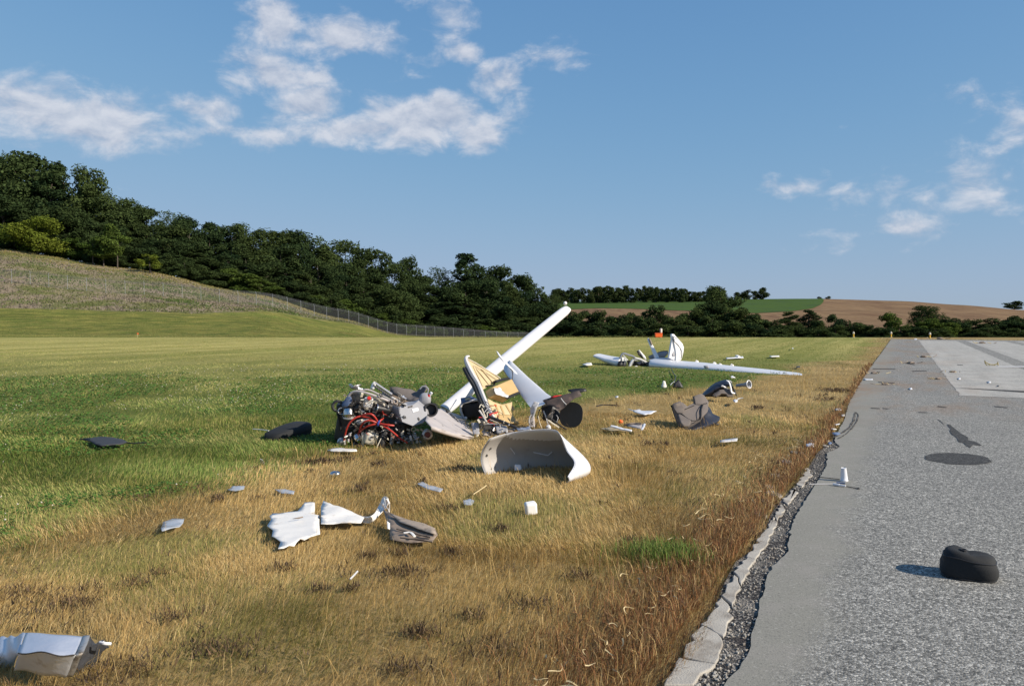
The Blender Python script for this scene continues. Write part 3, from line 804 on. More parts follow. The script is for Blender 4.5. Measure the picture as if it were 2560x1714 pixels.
variant('farspike', 205, M['leaffar'], nl=14, wid=.28, hh=(.1, 1.0), Ht=13.0, leaf=(.45, .8), per=150, spike=.8, r0=.2)
TREEN = [0]
def tree(key, u, vtop, Y, wpx, label, group=None, name='tree', cat='tree', hmin=2.0):
    crown, trunk, Hv, Wv = TREES[key]
    X = (u - 1280) / FOC * Y; z0 = float(H(X, Y)); zt = PD(u, vtop, Y).z
    h = max(hmin, zt - z0); sc = h / Hv; sw = wpx * Y / FOC / Wv
    e = thing(name, label, cat, (X, Y, z0 - .05), group)
    e.rotation_euler = (0, 0, random.uniform(0, 6.28)); e.scale = (sw, sw, sc)
    for nm, me in (('crown', crown), ('trunk', trunk)):
        o = bpy.data.objects.new(nm, me); COL.objects.link(o); o.parent = e
    TREEN[0] += 1
    return e
OAK = ['oak0', 'oak1', 'oak2', 'oak3', 'oak4']
LAND = [(-400, 'before the bank rises to the left end of the wood'), (60, 'near the bright yellow-green tree'), (200, 'near the pale stemmed saplings'), (345, 'near the small yellow-leaved sapling'), (430, 'near the airy sparse-twigged tree'), (560, 'where the fence starts down the slope'), (760, 'left of the twin-pointed tree'), (865, 'near the twin-pointed tree'), (960, 'near the round topped tree in the dip'), (1100, 'near the spire-topped tree'), (1240, 'at the low end of the wood'), (9999, '')]
LAND[0] = (-400, 'on the high ground beyond the yellow-green tree')
def land(u):
    t_ = LAND[0][1]
    for a_, b_ in LAND:
        if u >= a_: t_ = b_
    return t_
HL = [(0, 'below the left end of the green crop'), (1600, 'left of the tallest hedge tree'), (1740, 'around the tallest hedge tree'), (1915, 'near the conical hedge tree'), (2065, 'below the brown field'), (2220, 'near the bright light green bushes'), (2390, 'beyond the end of the pavement')]
def hland(u):
    t_ = HL[0][1]
    for a_, b_ in HL:
        if u >= a_: t_ = b_
    return t_
LW = 'tall dark green broadleaf tree of the hillside wood, rising to the skyline'
GW = 'skyline trees of the hillside wood'
sky_px = [(-230, 400, 215, 190), (-140, 392, 212, 190), (-60, 398, 212, 180), (15, 396, 208, 140), (90, 382, 204, 150), (165, 412, 204, 120), (225, 420, 198, 110),
          (318, 497, 205, 100), (372, 520, 206, 90), (478, 543, 205, 90), (525, 556, 206, 100), (590, 560, 210, 110), (640, 575, 212, 100),
          (690, 578, 214, 120), (752, 580, 216, 120), (800, 612, 216, 90), (930, 622, 226, 110), (980, 660, 236, 90), (1060, 690, 246, 90), (1240, 665, 250, 100), (1352, 735, 262, 60)]
for i, (u, v, Y, w) in enumerate(sky_px):
    tree(OAK[i % 5], u, v, Y, w * 1.12, 'tall dark tree on the wood skyline ' + land(u), GW)
tree('oak2', 865, 602, 224, 125, 'broad crowned tree with twin pointed tops in the hillside wood')
tree('oak1', 1020, 644, 240, 95, 'round topped dark tree standing in a dip of the wood skyline')
tree('oak3', 1302, 688, 256, 110, 'rounded dark tree at the low end of the hillside wood')
tree('tall0', 1165, 634, 250, 105, 'narrow spire-topped tree rising above its neighbours in the wood')
tree('airy', 1096, 668, 248, 85, 'thin feathery crowned tree beside the spire-topped tree')
tree('airy', 430, 528, 204, 95, 'airy tree with sparse twigs showing against the sky')
tree('airy', 1385, 735, 300, 50, 'small gappy tree beyond the low end of the wood')
tree('yellow', 98, 540, 181, 118, 'bright yellow-green tree at the top edge of the bank')
for u, v in ((236, 590), (262, 596), (296, 560)): tree('sapling', u, v, 178.5, 62, 'slim mid-green sapling with bare pale stem at the wood edge', 'saplings at the wood edge')
tree('ysapling', 377, 634, 176.5, 50, 'small yellow-leaved sapling standing clear of the wood on the bank')
def skyline(u): return float(np.interp(u, [a[0] for a in sky_px], [a[1] for a in sky_px]))
def ybase(u): return float(np.interp(u, [-300, 640, 1000, 1360], [184, 186, 200, 222]))
rr = random.Random(11)
for row, (f0, f1, dy) in enumerate([(.12, .34, 14), (.38, .62, 6), (.66, .84, 0)]):
    u = -230 + row * 20
    while u < 1375:
        Y = ybase(u) + dy + rr.uniform(-2, 2); X = (u - 1280) / FOC * Y
        vb = 793 - (float(H(X, Y)) - EYE) / Y * FOC; vt = skyline(u)
        v = vt + (vb - vt) * rr.uniform(f0, f1)
        key = rr.choice(OAK + ['tall1']) if row < 2 else rr.choice(['bush0', 'bush1', 'bush2', 'bush0', 'light0', 'light1'])
        if not (row == 2 and 60 < u < 150):
            if row == 2: tree(key, u, v, Y, rr.uniform(62, 95), 'low leafy shrub fronting the wood ' + land(u), 'shrubs along the front of the hillside wood', 'shrub', 'shrub')
            else: tree(key, u, v, Y, rr.uniform(90, 130), 'dark tree inside the wood below its skyline, ' + land(u), 'lower trees of the hillside wood')
        u += rr.uniform(38, 62) if row < 2 else rr.uniform(30, 46)
# hedge beyond the field
hedge = [(1378, 762, 232, 70), (1410, 775, 230, 60), (1440, 780, 226, 60), (1472, 778, 228, 70), (1510, 776, 226, 70), (1545, 788, 224, 60), (1572, 782, 228, 60), (1640, 764, 226, 75), (1610, 790, 220, 60), (1690, 790, 222, 80),
         (1730, 770, 226, 80), (1850, 770, 226, 90), (1890, 785, 224, 80), (1780, 790, 216, 90), (1930, 800, 222, 60), (1830, 800, 214, 80), (2010, 812, 222, 50), (2045, 802, 222, 50), (2140, 806, 222, 70), (2180, 812, 220, 60), (2375, 796, 232, 70),
         (2400, 805, 224, 60), (2440, 798, 226, 80), (2500, 796, 226, 90), (2548, 790, 226, 70), (2600, 790, 226, 80), (2660, 795, 226, 90), (2740, 790, 228, 90), (2250, 815, 220, 60), (2300, 818, 218, 60), (1960, 812, 218, 50), (2090, 812, 218, 60), (1420, 800, 214, 90), (1500, 803, 214, 90), (1570, 812, 212, 80), (1650, 808, 212, 80), (1720, 812, 210, 80), (1890, 812, 212, 70), (2210, 818, 216, 50), (2470, 818, 216, 80), (2340, 820, 216, 60), (2060, 822, 214, 50), (1940, 822, 212, 50), (2550, 820, 216, 80)]
for i, (u, v, Y, w) in enumerate(hedge):
    tree('bush%d' % (i % 3), u, v, Y, w * 1.15, 'dark green bush in the far hedge ' + hland(u), 'bushes of the far hedge', 'hedge_bush', 'bush')
tree('oak4', 1800, 716, 234, 95, 'tall rounded tree rising out of the hedge before the green crop')
tree('oak0', 1770, 752, 230, 100, 'dark tree leaning against the tallest hedge tree')
tree('tall1', 1975, 779, 224, 62, 'conical dark tree in the hedge below the field corner')
tree('tall0', 2022, 774, 226, 52, 'slim pale-tipped tree beside the conical hedge tree')
tree('bush1', 2092, 786, 224, 75, 'triangular dark bush standing before the brown field')
tree('oak2', 2312, 764, 236, 82, 'dark round tree standing out against the brown field')
tree('light0', 2232, 782, 224, 66, 'loose pale green tree with pointed top below the brown field')
for u, v in ((2335, 795), (2300, 804), (2372, 806)): tree('light1', u, v, 220, 62, 'bright light green bush in front of the dark round tree', 'light green bushes below the brown field', 'hedge_bush', 'bush')
rr = random.Random(4)
u = 1385
while u < 1815:
    vt = float(np.interp(u, [1385, 1450, 1520, 1600, 1700, 1815], [724, 718, 716, 716, 722, 728])) + rr.uniform(-3, 6)
    tree(rr.choice(['far0', 'far1', 'far2', 'farspike']), u, vt, 640 + rr.uniform(-15, 40), rr.uniform(24, 34), 'distant dark tree in the row on the hill above the green crop', 'row of trees on the far hill')
    u += rr.uniform(9, 15)
for u, v, w in ((1845, 730, 26), (1868, 724, 30), (1890, 727, 24), (1908, 718, 28)): tree('far%d' % (int(u) % 3), u, v, 690, w, 'distant tree in the small clump on the hill crest', 'clump of trees on the hill crest')
for u, v, w in ((2046, 741, 13), (2070, 740, 13)): tree('far1', u, v, 745, w, 'tiny treetop peeping over the crest of the brown field', 'treetops beyond the brown field', hmin=4)
tree('far0', 2535, 752, 705, 44, 'lone dark round tree on the slope of the brown field')
print('TREES', TREEN[0])

# ================================================================== FENCE
fb = [(-420, 640, 141), (-200, 665, 141), (0, 700, 141), (32, 703, 141), (180, 715, 141.5), (330, 738, 143), (480, 752, 145), (640, 768, 148), (760, 786, 156), (850, 804, 164), (960, 830, 177), (1040, 842, 186), (1150, 848, 198), (1260, 850, 205), (1340, 850, 210)]
fpts = []
for (u, v, Y) in fb:
    X = (u - 1280) / FOC * Y; fpts.append(Vector((X, Y, 0)))
line = catmull(fpts, 10)
dist = 0; posts = []; acc = 0
for i in range(len(line) - 1):
    seg = (line[i + 1] - line[i]).length
    while acc <= dist + seg:
        p = line[i].lerp(line[i + 1], (acc - dist) / seg); p.z = float(H(p.x, p.y)); posts.append(p.copy()); acc += 3.3
    dist += seg
fence = thing('chain_link_fence', 'long grey chain-link fence running down the bank before the wood', 'fence', posts[len(posts) // 2])
def mesh_mat():
    t = NT('chain_link_wire')
    d = t.bsdf((.30, .32, .33), .5, .4)
    tr = t.node('ShaderNodeBsdfTransparent'); ms = t.node('ShaderNodeMixShader'); ms.inputs[0].default_value = .085
    t.l.new(tr.outputs[0], ms.inputs[1]); t.l.new(d, ms.inputs[2]); return t.done(ms.outputs[0])
mb = MB(); mb.cyl((0, 0, -.3), (0, 0, 2.25), .034, n=6); mb.tube([(0, 0, 2.2), (-.16, .18, 2.6)], .03, n=5, smooth=0)
pm = bpy.data.meshes.new('post'); pm.from_pydata([tuple(p) for p in mb.v], [], mb.f); pm.materials.append(M['post'])
f0 = wloc(fence)
for p in posts:
    o = bpy.data.objects.new('post', pm); COL.objects.link(o); o.parent = fence; o.location = p - f0
mb = MB(); mb.grid([[p + Vector((0, 0, .05)), p + Vector((0, 0, 2.2))] for p in posts]); mb.build('wire_mesh', mesh_mat(), fence, smooth=False)
mb = MB(); mb.tube([p + Vector((0, 0, 2.22)) for p in posts], .025, n=4, smooth=0); mb.build('top_rail', M['wiregrey'], fence)
for k, (dx, dz) in enumerate(((-.06, 2.35), (-.11, 2.47), (-.16, 2.59))):
    mb = MB(); mb.tube([p + Vector((dx, -dx, dz)) for p in posts], .012, n=3, smooth=0); mb.build('barbed_wire', M['wiregrey'], fence)

# ================================================================== OBJECTS
def crop(x0, y0, k): return lambda x, y: (x0 + x / k, y0 + y / k)
K1 = crop(800, 920, 6.163); K2 = crop(1060, 740, 4.3545); K3 = crop(1180, 1040, 7.32); K4 = crop(1450, 820, 4.109)
K5 = crop(1480, 920, 5.323); K6 = crop(360, 1120, 2.342); K7 = crop(0, 1420, 3.659); K8 = crop(2000, 980, 3.016); K9 = crop(180, 1020, 3.253)
def at(K, Y): return lambda x, y, dy=0.0: PD(*K(x, y), Y + dy)
def plane(a, b, c):
    n = (Vector(b) - Vector(a)).cross(Vector(c) - Vector(a)).normalized(); return Vector(a), n
def onp(u, v, pl):
    d = Vector(ray(u, v)); o = Vector((0, 0, EYE)); k = (pl[0] - o).dot(pl[1]) / d.dot(pl[1]); return o + d * k
NOGRASS = []          # outlines that press the grass flat
def flat(pts, grow=1.0):
    c = sum((Vector(p) for p in pts), Vector()) / len(pts)
    NOGRASS.append([tuple((c + (Vector(p) - c) * grow)[:2]) for p in pts])
def hull_flat(o, grow=.9):
    pass

# ---------------------------------------------------------------- engine
E = at(K1, 9.6)
eng = thing('aircraft_engine', 'torn-out aircraft engine with red hoses lying on the grass', 'engine', P(930, 1122))
mb = MB()
mb.box(E(640, 900, .32), (.62, .42, .36), rot(4, 10, 8)); mb.box(E(800, 640, .36), (.66, .40, .30), rot(-6, 18, 4))
mb.box(E(1080, 930, .34), (.50, .42, .30), rot(0, 12, -8)); mb.box(E(520, 700, .30), (.36, .38, .36), rot(0, -14, 10))
o = mb.build('engine_block', M['dark'], eng, bevel=.03)
mb = MB()
for k in range(5): mb.box(E(470 + k * 110, 800 + (k % 2) * 40, .10), (.05, .03, .20), rot(0, 10, k * 11))
mb.build('cooling_fin', M['dark'], o, bevel=.006)
for (a, b, r) in [((560, 560, .05), (600, 640, .0), .05), ((700, 650, .1), (760, 660, .02), .045), ((470, 980, .05), (500, 900, .12), .055), ((830, 950, .08), (870, 860, .12), .05)]:
    mb = MB(); p, q = E(*a), E(*b); mb.lathe(p, q - p, [(0, r * .6), (0, r), (.03, r), (.03, r * .8), (.06, r * .8), (.06, r), (.09, r), (.10, r * .5), (.16, r * .5)], n=18); mb.build('cylinder', M['dark'], eng)
# red hoses
hr = .0118
for pts in [[(370, 1105, -.06), (385, 1030, -.08), (410, 930, -.12), (465, 830, -.14), (550, 762, -.14), (640, 735, -.12)],
            [(620, 740, -.12), (700, 712, -.15), (790, 708, -.17), (850, 760, -.15), (895, 835, -.12)],
            [(610, 1005, 0), (618, 925, -.08), (660, 845, -.14), (735, 806, -.16), (815, 815, -.15), (890, 850, -.12)],
            [(580, 1015, .02), (640, 950, -.08), (730, 895, -.13), (820, 868, -.14), (895, 852, -.12)],
            [(640, 742, -.10), (740, 765, -.12), (820, 800, -.12), (890, 845, -.10)],
            [(900, 850, -.12), (990, 895, -.14), (1110, 975, -.15), (1240, 1085, -.12), (1350, 1150, -.08)],
            [(905, 842, -.11), (970, 862, -.14), (1060, 875, -.15), (1140, 884, -.12)],
            [(900, 845, -.12), (935, 805, -.1), (972, 768, -.04)]]:
    mb = MB(); mb.tube([E(*p) for p in pts], hr, n=8); mb.build('red_hose', M['red'], eng)
mb = MB(); mb.torus(E(902, 848, -.12), Vector((.9, 0, -.35)), .03, .012, n=14, m=6); mb.build('hose_tie', M['blue'], eng)
# coolant tank
tank = MB(); c = E(745, 525, -.02)
tank.box(c, (.115, .10, .125), rot(8, 8, 12)); tk = tank.build('coolant_tank', pmat('white_tank', (.72, .70, .66), .4, var=.1, dirt=(.5, .44, .34)), eng, bevel=.02, segs=3)
mb = MB(); q = E(757, 465, -.085); mb.lathe(q, Vector((.05, -1, .35)), [(0, .024), (.022, .024), (.03, .018), (.03, 0.001)], n=14); mb.build('cap', M['redcap'], tk)
mb = MB(); mb.lathe(E(720, 600, -.02), Vector((0, -.2, 1)), [(-.03, .03), (0, .042), (.02, .042)], n=12); mb.build('tank_neck', M['cream'], tk)
# black duct
mb = MB(); p = E(870, 615, -.08); q = E(1030, 645, -.02); ax = (q - p)
mb.lathe(p, ax, [(0, .055), (.03, .052), (.06, .05), (.12, .045), (.16, .036), (.165, .001)], n=20); d_ = mb.build('air_duct', M['black'], eng)
mb = MB(); mb.torus(E(865, 622, -.085), ax, .060, .007, n=22, m=6); mb.build('clamp_ring', M['chrome'], d_)
# belt loops, left
mb = MB(); mb.torus(E(272, 585, .05), Vector((.35, -1, .1)), .062, .018, n=22, m=8); mb.build('drive_belt', M['rubber'], eng)
mb = MB(); mb.tube([E(255, 640, .05), E(285, 760, .05), E(310, 860, .06), E(318, 950, .08)], .022, n=8, flat=.6); mb.build('drive_belt', M['rubber'], eng)
# polished pot
mb = MB(); p = E(440, 640, -.02); mb.lathe(p, Vector((.1, -.25, -1)), [(-.02, .03), (-.01, .058), (.02, .068), (.05, .068), (.055, .074), (.065, .074), (.07, .06), (.10, .05), (.10, .001)], n=24); mb.build('starter_housing', M['chrome'], eng)
mb = MB(); mb.torus(E(445, 745, -.03), Vector((0, -.3, 1)), .072, .011, n=22); mb.build('gear_ring', M['alu'], eng)
mb = MB(); mb.torus(E(330, 660, .0), Vector((.5, -1, .2)), .04, .006, n=18, m=5); mb.build('hose_clip', M['foil'], eng)
# pale frame tube over the top
mb = MB(); mb.tube([E(395, 560, .05), E(440, 430, .02), E(520, 365, 0), E(640, 366, -.03), (E(800, 412, -.05)), E(960, 470, -.05), E(1080, 515, -.02), E(1190, 560, .02)], .017, n=10); mb.build('mount_tube', M['mauve'], eng)
mb = MB(); mb.tube([E(960, 390, .12), E(1100, 450, .08), E(1230, 520, .05), E(1350, 580, .03)], .016, n=8); mb.build('mount_tube', M['greyrim'], eng)
mb = MB(); mb.tube([E(450, 420, .2), E(700, 330, .25), E(900, 400, .25), E(1150, 520, .2)], .012, n=6); mb.build('mount_tube', M['mauve'], eng)
# rack bar
a = E(835, 215, .12); b = E(1110, 400, .05)
mb = MB(); mb.tube([a, b], .026, n=4, smooth=0, flat=.55); rk = mb.build('radiator_rail', M['grey'], eng, bevel=.004)
mb = MB(); mb.tube([a + Vector((-.005, -.03, -.035)), b + Vector((-.005, -.03, -.03))], .016, n=4, smooth=0); mb.build('core_edge', M['dark'], rk)
mb = MB()
for k in range(9):
    q = a.lerp(b, (k + .5) / 9) + Vector((-.004, -.046, -.032)); mb.box(q, (.006, .006, .03), rot(0, -30, 0))
mb.build('core_fins', M['alu'], rk)
mb = MB(); mb.plate([E(800, 230, .1), E(840, 205, .1), E(860, 260, .08), E(830, 330, .06), E(770, 310, .08)], .03, .012, 20, 2); mb.build('torn_bracket', M['whitedull'], eng, solid=.003)
mb = MB(); mb.plate([E(440, 245, .15), E(480, 235, .12), E(520, 270, .12), E(640, 250, .2), E(590, 285, .18), E(700, 330, .2), E(580, 330, .15), E(470, 310, .12)], .03, .02, 18, 3); mb.build('torn_foil', M['foil'], eng, solid=.002)
mb = MB(); mb.plate([E(330, 560, .02), E(400, 450, .0), E(470, 430, 0), E(500, 490, -.02), E(440, 570, -.03), (E(370, 640, 0))], .03, .015, 16, 5); mb.build('blue_grey_shroud', M['bluegrey'], eng, solid=.003)
mb = MB(); mb.plate([E(480, 400, .02), E(640, 390, -.02), E(660, 460, -.02), E(640, 560, .0), E(520, 520, .02)], .03, .02, 14, 6); mb.build('scorched_shield', M['brownskin'], eng, solid=.003)
# big black exhaust pipe and lower castings
mb = MB(); mb.tube([E(1020, 930, .05), E(995, 1010, -.02), E(965, 1100, -.05), E(950, 1200, -.05)], [.046, .046, .044, .05], n=16); mb.build('exhaust_pipe', M['rubber'], eng)
mb = MB(); mb.tube([E(655, 985, -.02), E(665, 1080, -.04), E(655, 1195, -.02)], [.02, .018, .022], n=10); mb.build('cream_pipe', M['cream'], eng)
mb = MB(); mb.blob(E(790, 1070, 0), (.092, .08, .088), rot(10, 10, 20), n=16, m=10, p=.6, jit=.12, seed=3); cs = mb.build('cream_casting', M['cream'], eng)
mb = MB(); mb.box(E(790, 1060, -.088), (.055, .006, .06), rot(0, 8, 0)); mb.build('cover_plate', M['whitedull'], cs, bevel=.003)
mb = MB(); mb.lathe(E(560, 1030, -.03), Vector((.5, -.5, -.7)), [(0, .02), (.01, .045), (.07, .045), (.08, .03), (.09, .03), (.09, .001)], n=18); mb.build('silver_canister', M['chrome'], eng)
mb = MB(); mb.torus(E(575, 1185, -.06), Vector((.5, -1, .3)), .050, .010, n=22, m=7); mb.blob(E(580, 1185, -.01), (.042, .03, .042)); mb.build('oil_filter', M['black'], eng)
mb = MB(); mb.blob(E(340, 1140, 0), (.062, .06, .058), n=12, m=8, jit=.25, seed=9); mb.build('crushed_float_bowl', M['alu'], eng)
mb = MB(); mb.tube([E(1100, 1010, .02), E(1110, 1090, -.02), E(1095, 1170, -.02)], [.024, .026, .03], n=10); mb.build('bent_pipe', M['alu'], eng)
mb = MB(); mb.tube([E(940, 1080, -.12), E(900, 1165, -.15), E(862, 1255, -.18)], .0055, n=6); mb.build('push_rod', M['cream'], eng)
mb = MB(); p = E(1650, 1020, .05); mb.lathe(p, Vector((.2, -1, .1)), [(-.05, .055), (0, .07), (.05, .068), (.06, .055), (.06, .04), (.02, .036), (.02, .001)], n=22); pu = mb.build('crushed_pulley', M['alu'], eng)
mb = MB(); mb.lathe(p + Vector((.012, -.06, .006)), Vector((.2, -1, .1)), [(0, .034), (.006, .034), (.006, .001)], n=16); mb.build('hub', pmat('rust_red', (.16, .04, .03), .6), pu)
mb = MB(); mb.lathe(E(615, 830, -.02), Vector((1, -.3, .25)), [(-.04, .02), (-.03, .034), (.06, .034), (.09, .022), (.13, .02)], n=14); mb.build('intake_pipe', M['greyrim'], eng)
# wires and small broken pieces of the engine
rr = random.Random(21)
for k in range(26):
    x0, y0 = rr.uniform(380, 1250), rr.uniform(420, 1060); pts = [(x0, y0, rr.uniform(-.1, .05))]
    for j in range(4): pts.append((pts[-1][0] + rr.uniform(-85, 85), pts[-1][1] + rr.uniform(-60, 60), rr.uniform(-.16, .05)))
    mb = MB(); mb.tube([E(*p) for p in pts], rr.uniform(.0022, .0048), n=5, smooth=4)
    mb.build('wire', rr.choice([M['cream'], M['black'], M['greyrim'], M['dark'], M['red'], M['foil']]), eng)
for k in range(150):
    if k < 42: x0, y0 = rr.uniform(1130, 1600), rr.uniform(940, 1150)
    else: x0, y0 = rr.uniform(380, 1300), rr.uniform(400, 1130)
    m_ = rr.choice([M['foil'], M['whitedull'], M['cream'], M['alu'], M['dark'], M['chrome'], M['alu']] if k < 60 else [M['brownskin'], M['dark'], M['alu'], M['cream'], M['mauve'], M['dark'], M['brownskin'], M['rubber']])
    mb = MB(); q = E(x0, y0, rr.uniform(-.02, .06) - (.07 if k >= 42 else 0)); s = rr.uniform(.012, .036)
    t_ = rr.randrange(3)
    R_ = rot(rr.uniform(0, 180), rr.uniform(0, 180), rr.uniform(0, 180))
    if t_ == 0: mb.box(q, (s * 1.8, s, s * .7), R_); mb.build('broken_fitting', m_, eng, bevel=.003)
    elif t_ == 1: mb.lathe(q, R_ @ Vector((0, 0, 1)), [(-s, s * .4), (-s * .4, s * .4), (-s * .4, s * .7), (s * .2, s * .7), (s * .2, s * .35), (s * 1.2, s * .35)], n=10); mb.build('broken_fitting', m_, eng)
    else: mb.torus(q, R_ @ Vector((0, 0, 1)), s * .9, s * .25, n=12, m=5); mb.build('broken_ring', m_, eng)
for pts in [[(1760, 540, .1), (1860, 600, .1), (1960, 660, .1), (2060, 740, .1), (2130, 830, .08)], [(1990, 680, .1), (2080, 770, .05), (2230, 800, .1), (2340, 830, .1)], [(1700, 860, -.02), (1800, 855, -.02), (1900, 890, 0)]]:
    mb = MB(); mb.tube([E(*p) for p in pts], .005, n=5); mb.build('control_cable', M['black'], eng)
mb = MB(); mb.blob(E(1960, 665, .1), (.02, .02, .02)); mb.build('cable_knob', M['black'], eng)
# dark scoop, seat-belt reel and handle behind the housing
mb = MB(); mb.lathe(E(1700, 640, .1), Vector((.3, -1, .1)), [(-.10, .05), (-.02, .085), (.06, .088), (.06, .07), (-.02, .06), (-.02, .001)], n=20); mb.build('black_scoop', M['black'], eng)
mb = MB(); mb.blob(E(1620, 480, .18), (.075, .06, .085), n=14, m=10, p=.8); mb.build('grey_reel', M['grey'], eng)
mb = MB(); mb.tube([E(1690, 420, .15), E(1720, 375, .14)], [.016, .018], n=10, smooth=0); hd = mb.build('white_handle', M['white'], eng)
mb = MB(); mb.cyl(E(1672, 432, .15), E(1690, 405, .15), .02, n=10); mb.build('red_collar', M['redcap'], hd)
mb = MB(); mb.tube([E(1540, 320, .2), E(1580, 280, .2), E(1640, 290, .2), E(1668, 330, .2), E(1650, 400, .2)], .008, n=6); mb.build('loop_cable', M['grey'], eng)

# grey angular housing beside the engine
ch = thing('instrument_housing', 'grey angular metal housing with a white placard, against the engine', 'housing', E(1430, 895, 0).xy.to_3d())
pl = plane(E(1230, 690, -.10), E(1650, 660, .03), E(1430, 895, -.12))
front = [onp(*K1(x, y), pl) for x, y in [(1215, 600), (1290, 582), (1420, 565), (1490, 520), (1570, 590), (1645, 665), (1655, 790), (1590, 850), (1430, 895), (1260, 830), (1225, 700)]]
back = [p + Vector((.02, .22, .03)) for p in front]
mb = MB(); n = len(front); mb.rings([front, back]); mb.build('case', M['grey'], ch, bevel=.008)
side = [E(1215, 600, -.10), E(1225, 700, -.11), E(1260, 830, -.12), E(1160, 720, .04), E(1100, 640, .08), E(1120, 575, .04)]
mb = MB(); mb.plate(side, .05, .004, 8, 1); mb.build('curved_cheek', M['grey'], ch, solid=.004)
def decal(name, K, pts, pl, mat, parent, lift=.005):
    nrm = pl[1] if pl[1].y < 0 else -pl[1]
    mb = MB(); q = [onp(*K(x, y), pl) + nrm * lift for x, y in pts]; mb.rings([q, [p - nrm * .004 for p in q]]); return mb.build(name, mat, parent, smooth=False)
decal('placard', K1, [(1415, 630), (1510, 605), (1525, 655), (1432, 685)], pl, M['white'], ch)
decal('latch', K1, [(1275, 745), (1320, 740), (1325, 775), (1285, 780)], pl, M['black'], ch, .012)
decal('latch', K1, [(1505, 765), (1520, 755), (1540, 800), (1522, 808)], pl, M['dark'], ch, .012)
for x, y in ((1370, 600), (1410, 590)): decal('screw_tab', K1, [(x - 14, y - 10), (x + 14, y - 14), (x + 16, y + 8), (x - 12, y + 12)], pl, M['dark'], ch, .008)
mb = MB(); mb.tube([onp(*K1(x, y), pl) + Vector((.01, -.012, 0)) for x, y in [(1668, 700), (1675, 790), (1630, 860), (1450, 893)]], .006, n=5); mb.build('edge_seal', M['black'], ch)

# dark crumpled upholstery behind the engine
ds = at(K1, 10.25)
up = thing('crumpled_upholstery', 'dark brown crumpled upholstery panel behind the engine', 'upholstery', P(1015, 1088).xy.to_3d())
mb = MB(); mb.plate([ds(1080, 280), ds(1180, 285), ds(1290, 312), ds(1400, 325), ds(1480, 360), ds(1560, 300, -.1), ds(1640, 262, -.12), ds(1670, 320, -.15), ds(1600, 420, -.2), ds(1500, 520, -.2), ds(1380, 520, -.15), ds(1280, 470, -.1), ds(1180, 430, -.05), ds(1090, 400)], .05, .05, 7, 4)
mb.build('cover', M['brownfab'], up, solid=.012)
mb = MB(); mb.plate([ds(1070, 290, .1), ds(1280, 315, .1), ds(1450, 365, .1), ds(1480, 700, .1), ds(1100, 700, .1)], .06, .05, 6, 8); mb.build('backing', M['brownskin'], up, solid=.01)

# long grey skin panel between engine and cabin side
pl = plane(PD(*K2(540, 1540), 10.2), PD(*K2(150, 1250), 10.9), PD(*K1(1650, 720), 9.75))
fp = thing('fuselage_panel', 'long grey fuselage skin panel with a red triangle placard', 'panel', P(1130, 1092))
pts = [(1105, 1021), (1120, 1028), (1150, 1040), (1175, 1055), (1186, 1094), (1165, 1091), (1130, 1082), (1100, 1073), (1078, 1066), (1064, 1050), (1068, 1034), (1085, 1024)]
mb = MB(); mb.plate([onp(u, v, pl) for u, v in pts], .05, .012, 5, 7); mb.build('skin', M['mauve'], fp, solid=.008)
nrm = pl[1] if pl[1].y < 0 else -pl[1]
low = [onp(u, v, pl) for u, v in [(1078, 1066), (1100, 1073), (1130, 1082), (1165, 1091), (1186, 1094)]]
mb = MB(); mb.grid([[p + nrm * .004, p + Vector((0, .05, -.055))] for p in low]); mb.build('folded_edge', M['mauve'], fp, solid=.006)
decal('placard', K2, [(232, 1428), (292, 1442), (280, 1475), (225, 1460)], pl, M['white'], fp, .016)
decal('red_triangle', K2, [(232, 1446), (268, 1432), (265, 1466)], pl, M['redcap'], fp, .019)
mb = MB(); mb.tube([onp(*K2(x, y), pl) + nrm * .02 for x, y in [(40, 1380), (110, 1385), (160, 1400), (200, 1440)]], .004, n=5); mb.build('cable', M['black'], fp)
mb = MB(); mb.tube([onp(*K2(x, y), pl) + nrm * .02 for x, y in [(150, 1190), (260, 1260), (320, 1320), (400, 1370)]], .005, n=5); mb.build('cable', M['black'], fp)

# ---------------------------------------------------------------- cabin side with beige lining
Yc = 11.2
pc = plane(PD(*K2(460, 670), Yc + .25), PD(*K2(1020, 1400), Yc - .05), PD(*K2(700, 1200), Yc - .22))
cs = thing('cabin_side', 'upright cabin side wall section with beige lining and grey rim', 'wall section', P(1265, 1075).xy.to_3d())
o2 = lambda x, y: onp(*K2(x, y), pc)
nc = pc[1] if pc[1].y < 0 else -pc[1]
mb = MB(); mb.plate([o2(*q) for q in [(460, 665), (500, 705), (620, 775), (730, 835), (812, 890), (825, 925), (740, 950), (670, 1000), (640, 1020), (585, 950), (520, 840), (455, 730)]], .05, .004, 6, 1); ul = mb.build('upper_lining', M['beige'], cs, solid=.012)
for a, b in [((560, 790), (700, 965)), ((620, 800), (745, 945)), ((535, 770), (640, 990))]:
    mb = MB(); mb.tube([o2(*a) + nc * .012, o2((a[0] + b[0]) / 2, (a[1] + b[1]) / 2) + nc * .016, o2(*b) + nc * .012], .015, n=6, smooth=3, flat=.6); mb.build('rib', M['beige'], ul)
mb = MB(); mb.tube([o2(530, 765) + nc * .02, o2(580, 790) + nc * .03, o2(700, 860) + nc * .02, o2(800, 930) + nc * .02], .006, n=5); mb.build('trim_cord', M['beige'], ul)
mb = MB(); mb.plate([o2(*q) for q in [(690, 1110), (760, 1150), (850, 1180), (960, 1150), (950, 1220), (935, 1265), (985, 1330), (1022, 1402), (900, 1400), (780, 1352), (735, 1260), (700, 1190)]], .05, .006, 6, 2); ll = mb.build('lower_lining', M['beige'], cs, solid=.012)
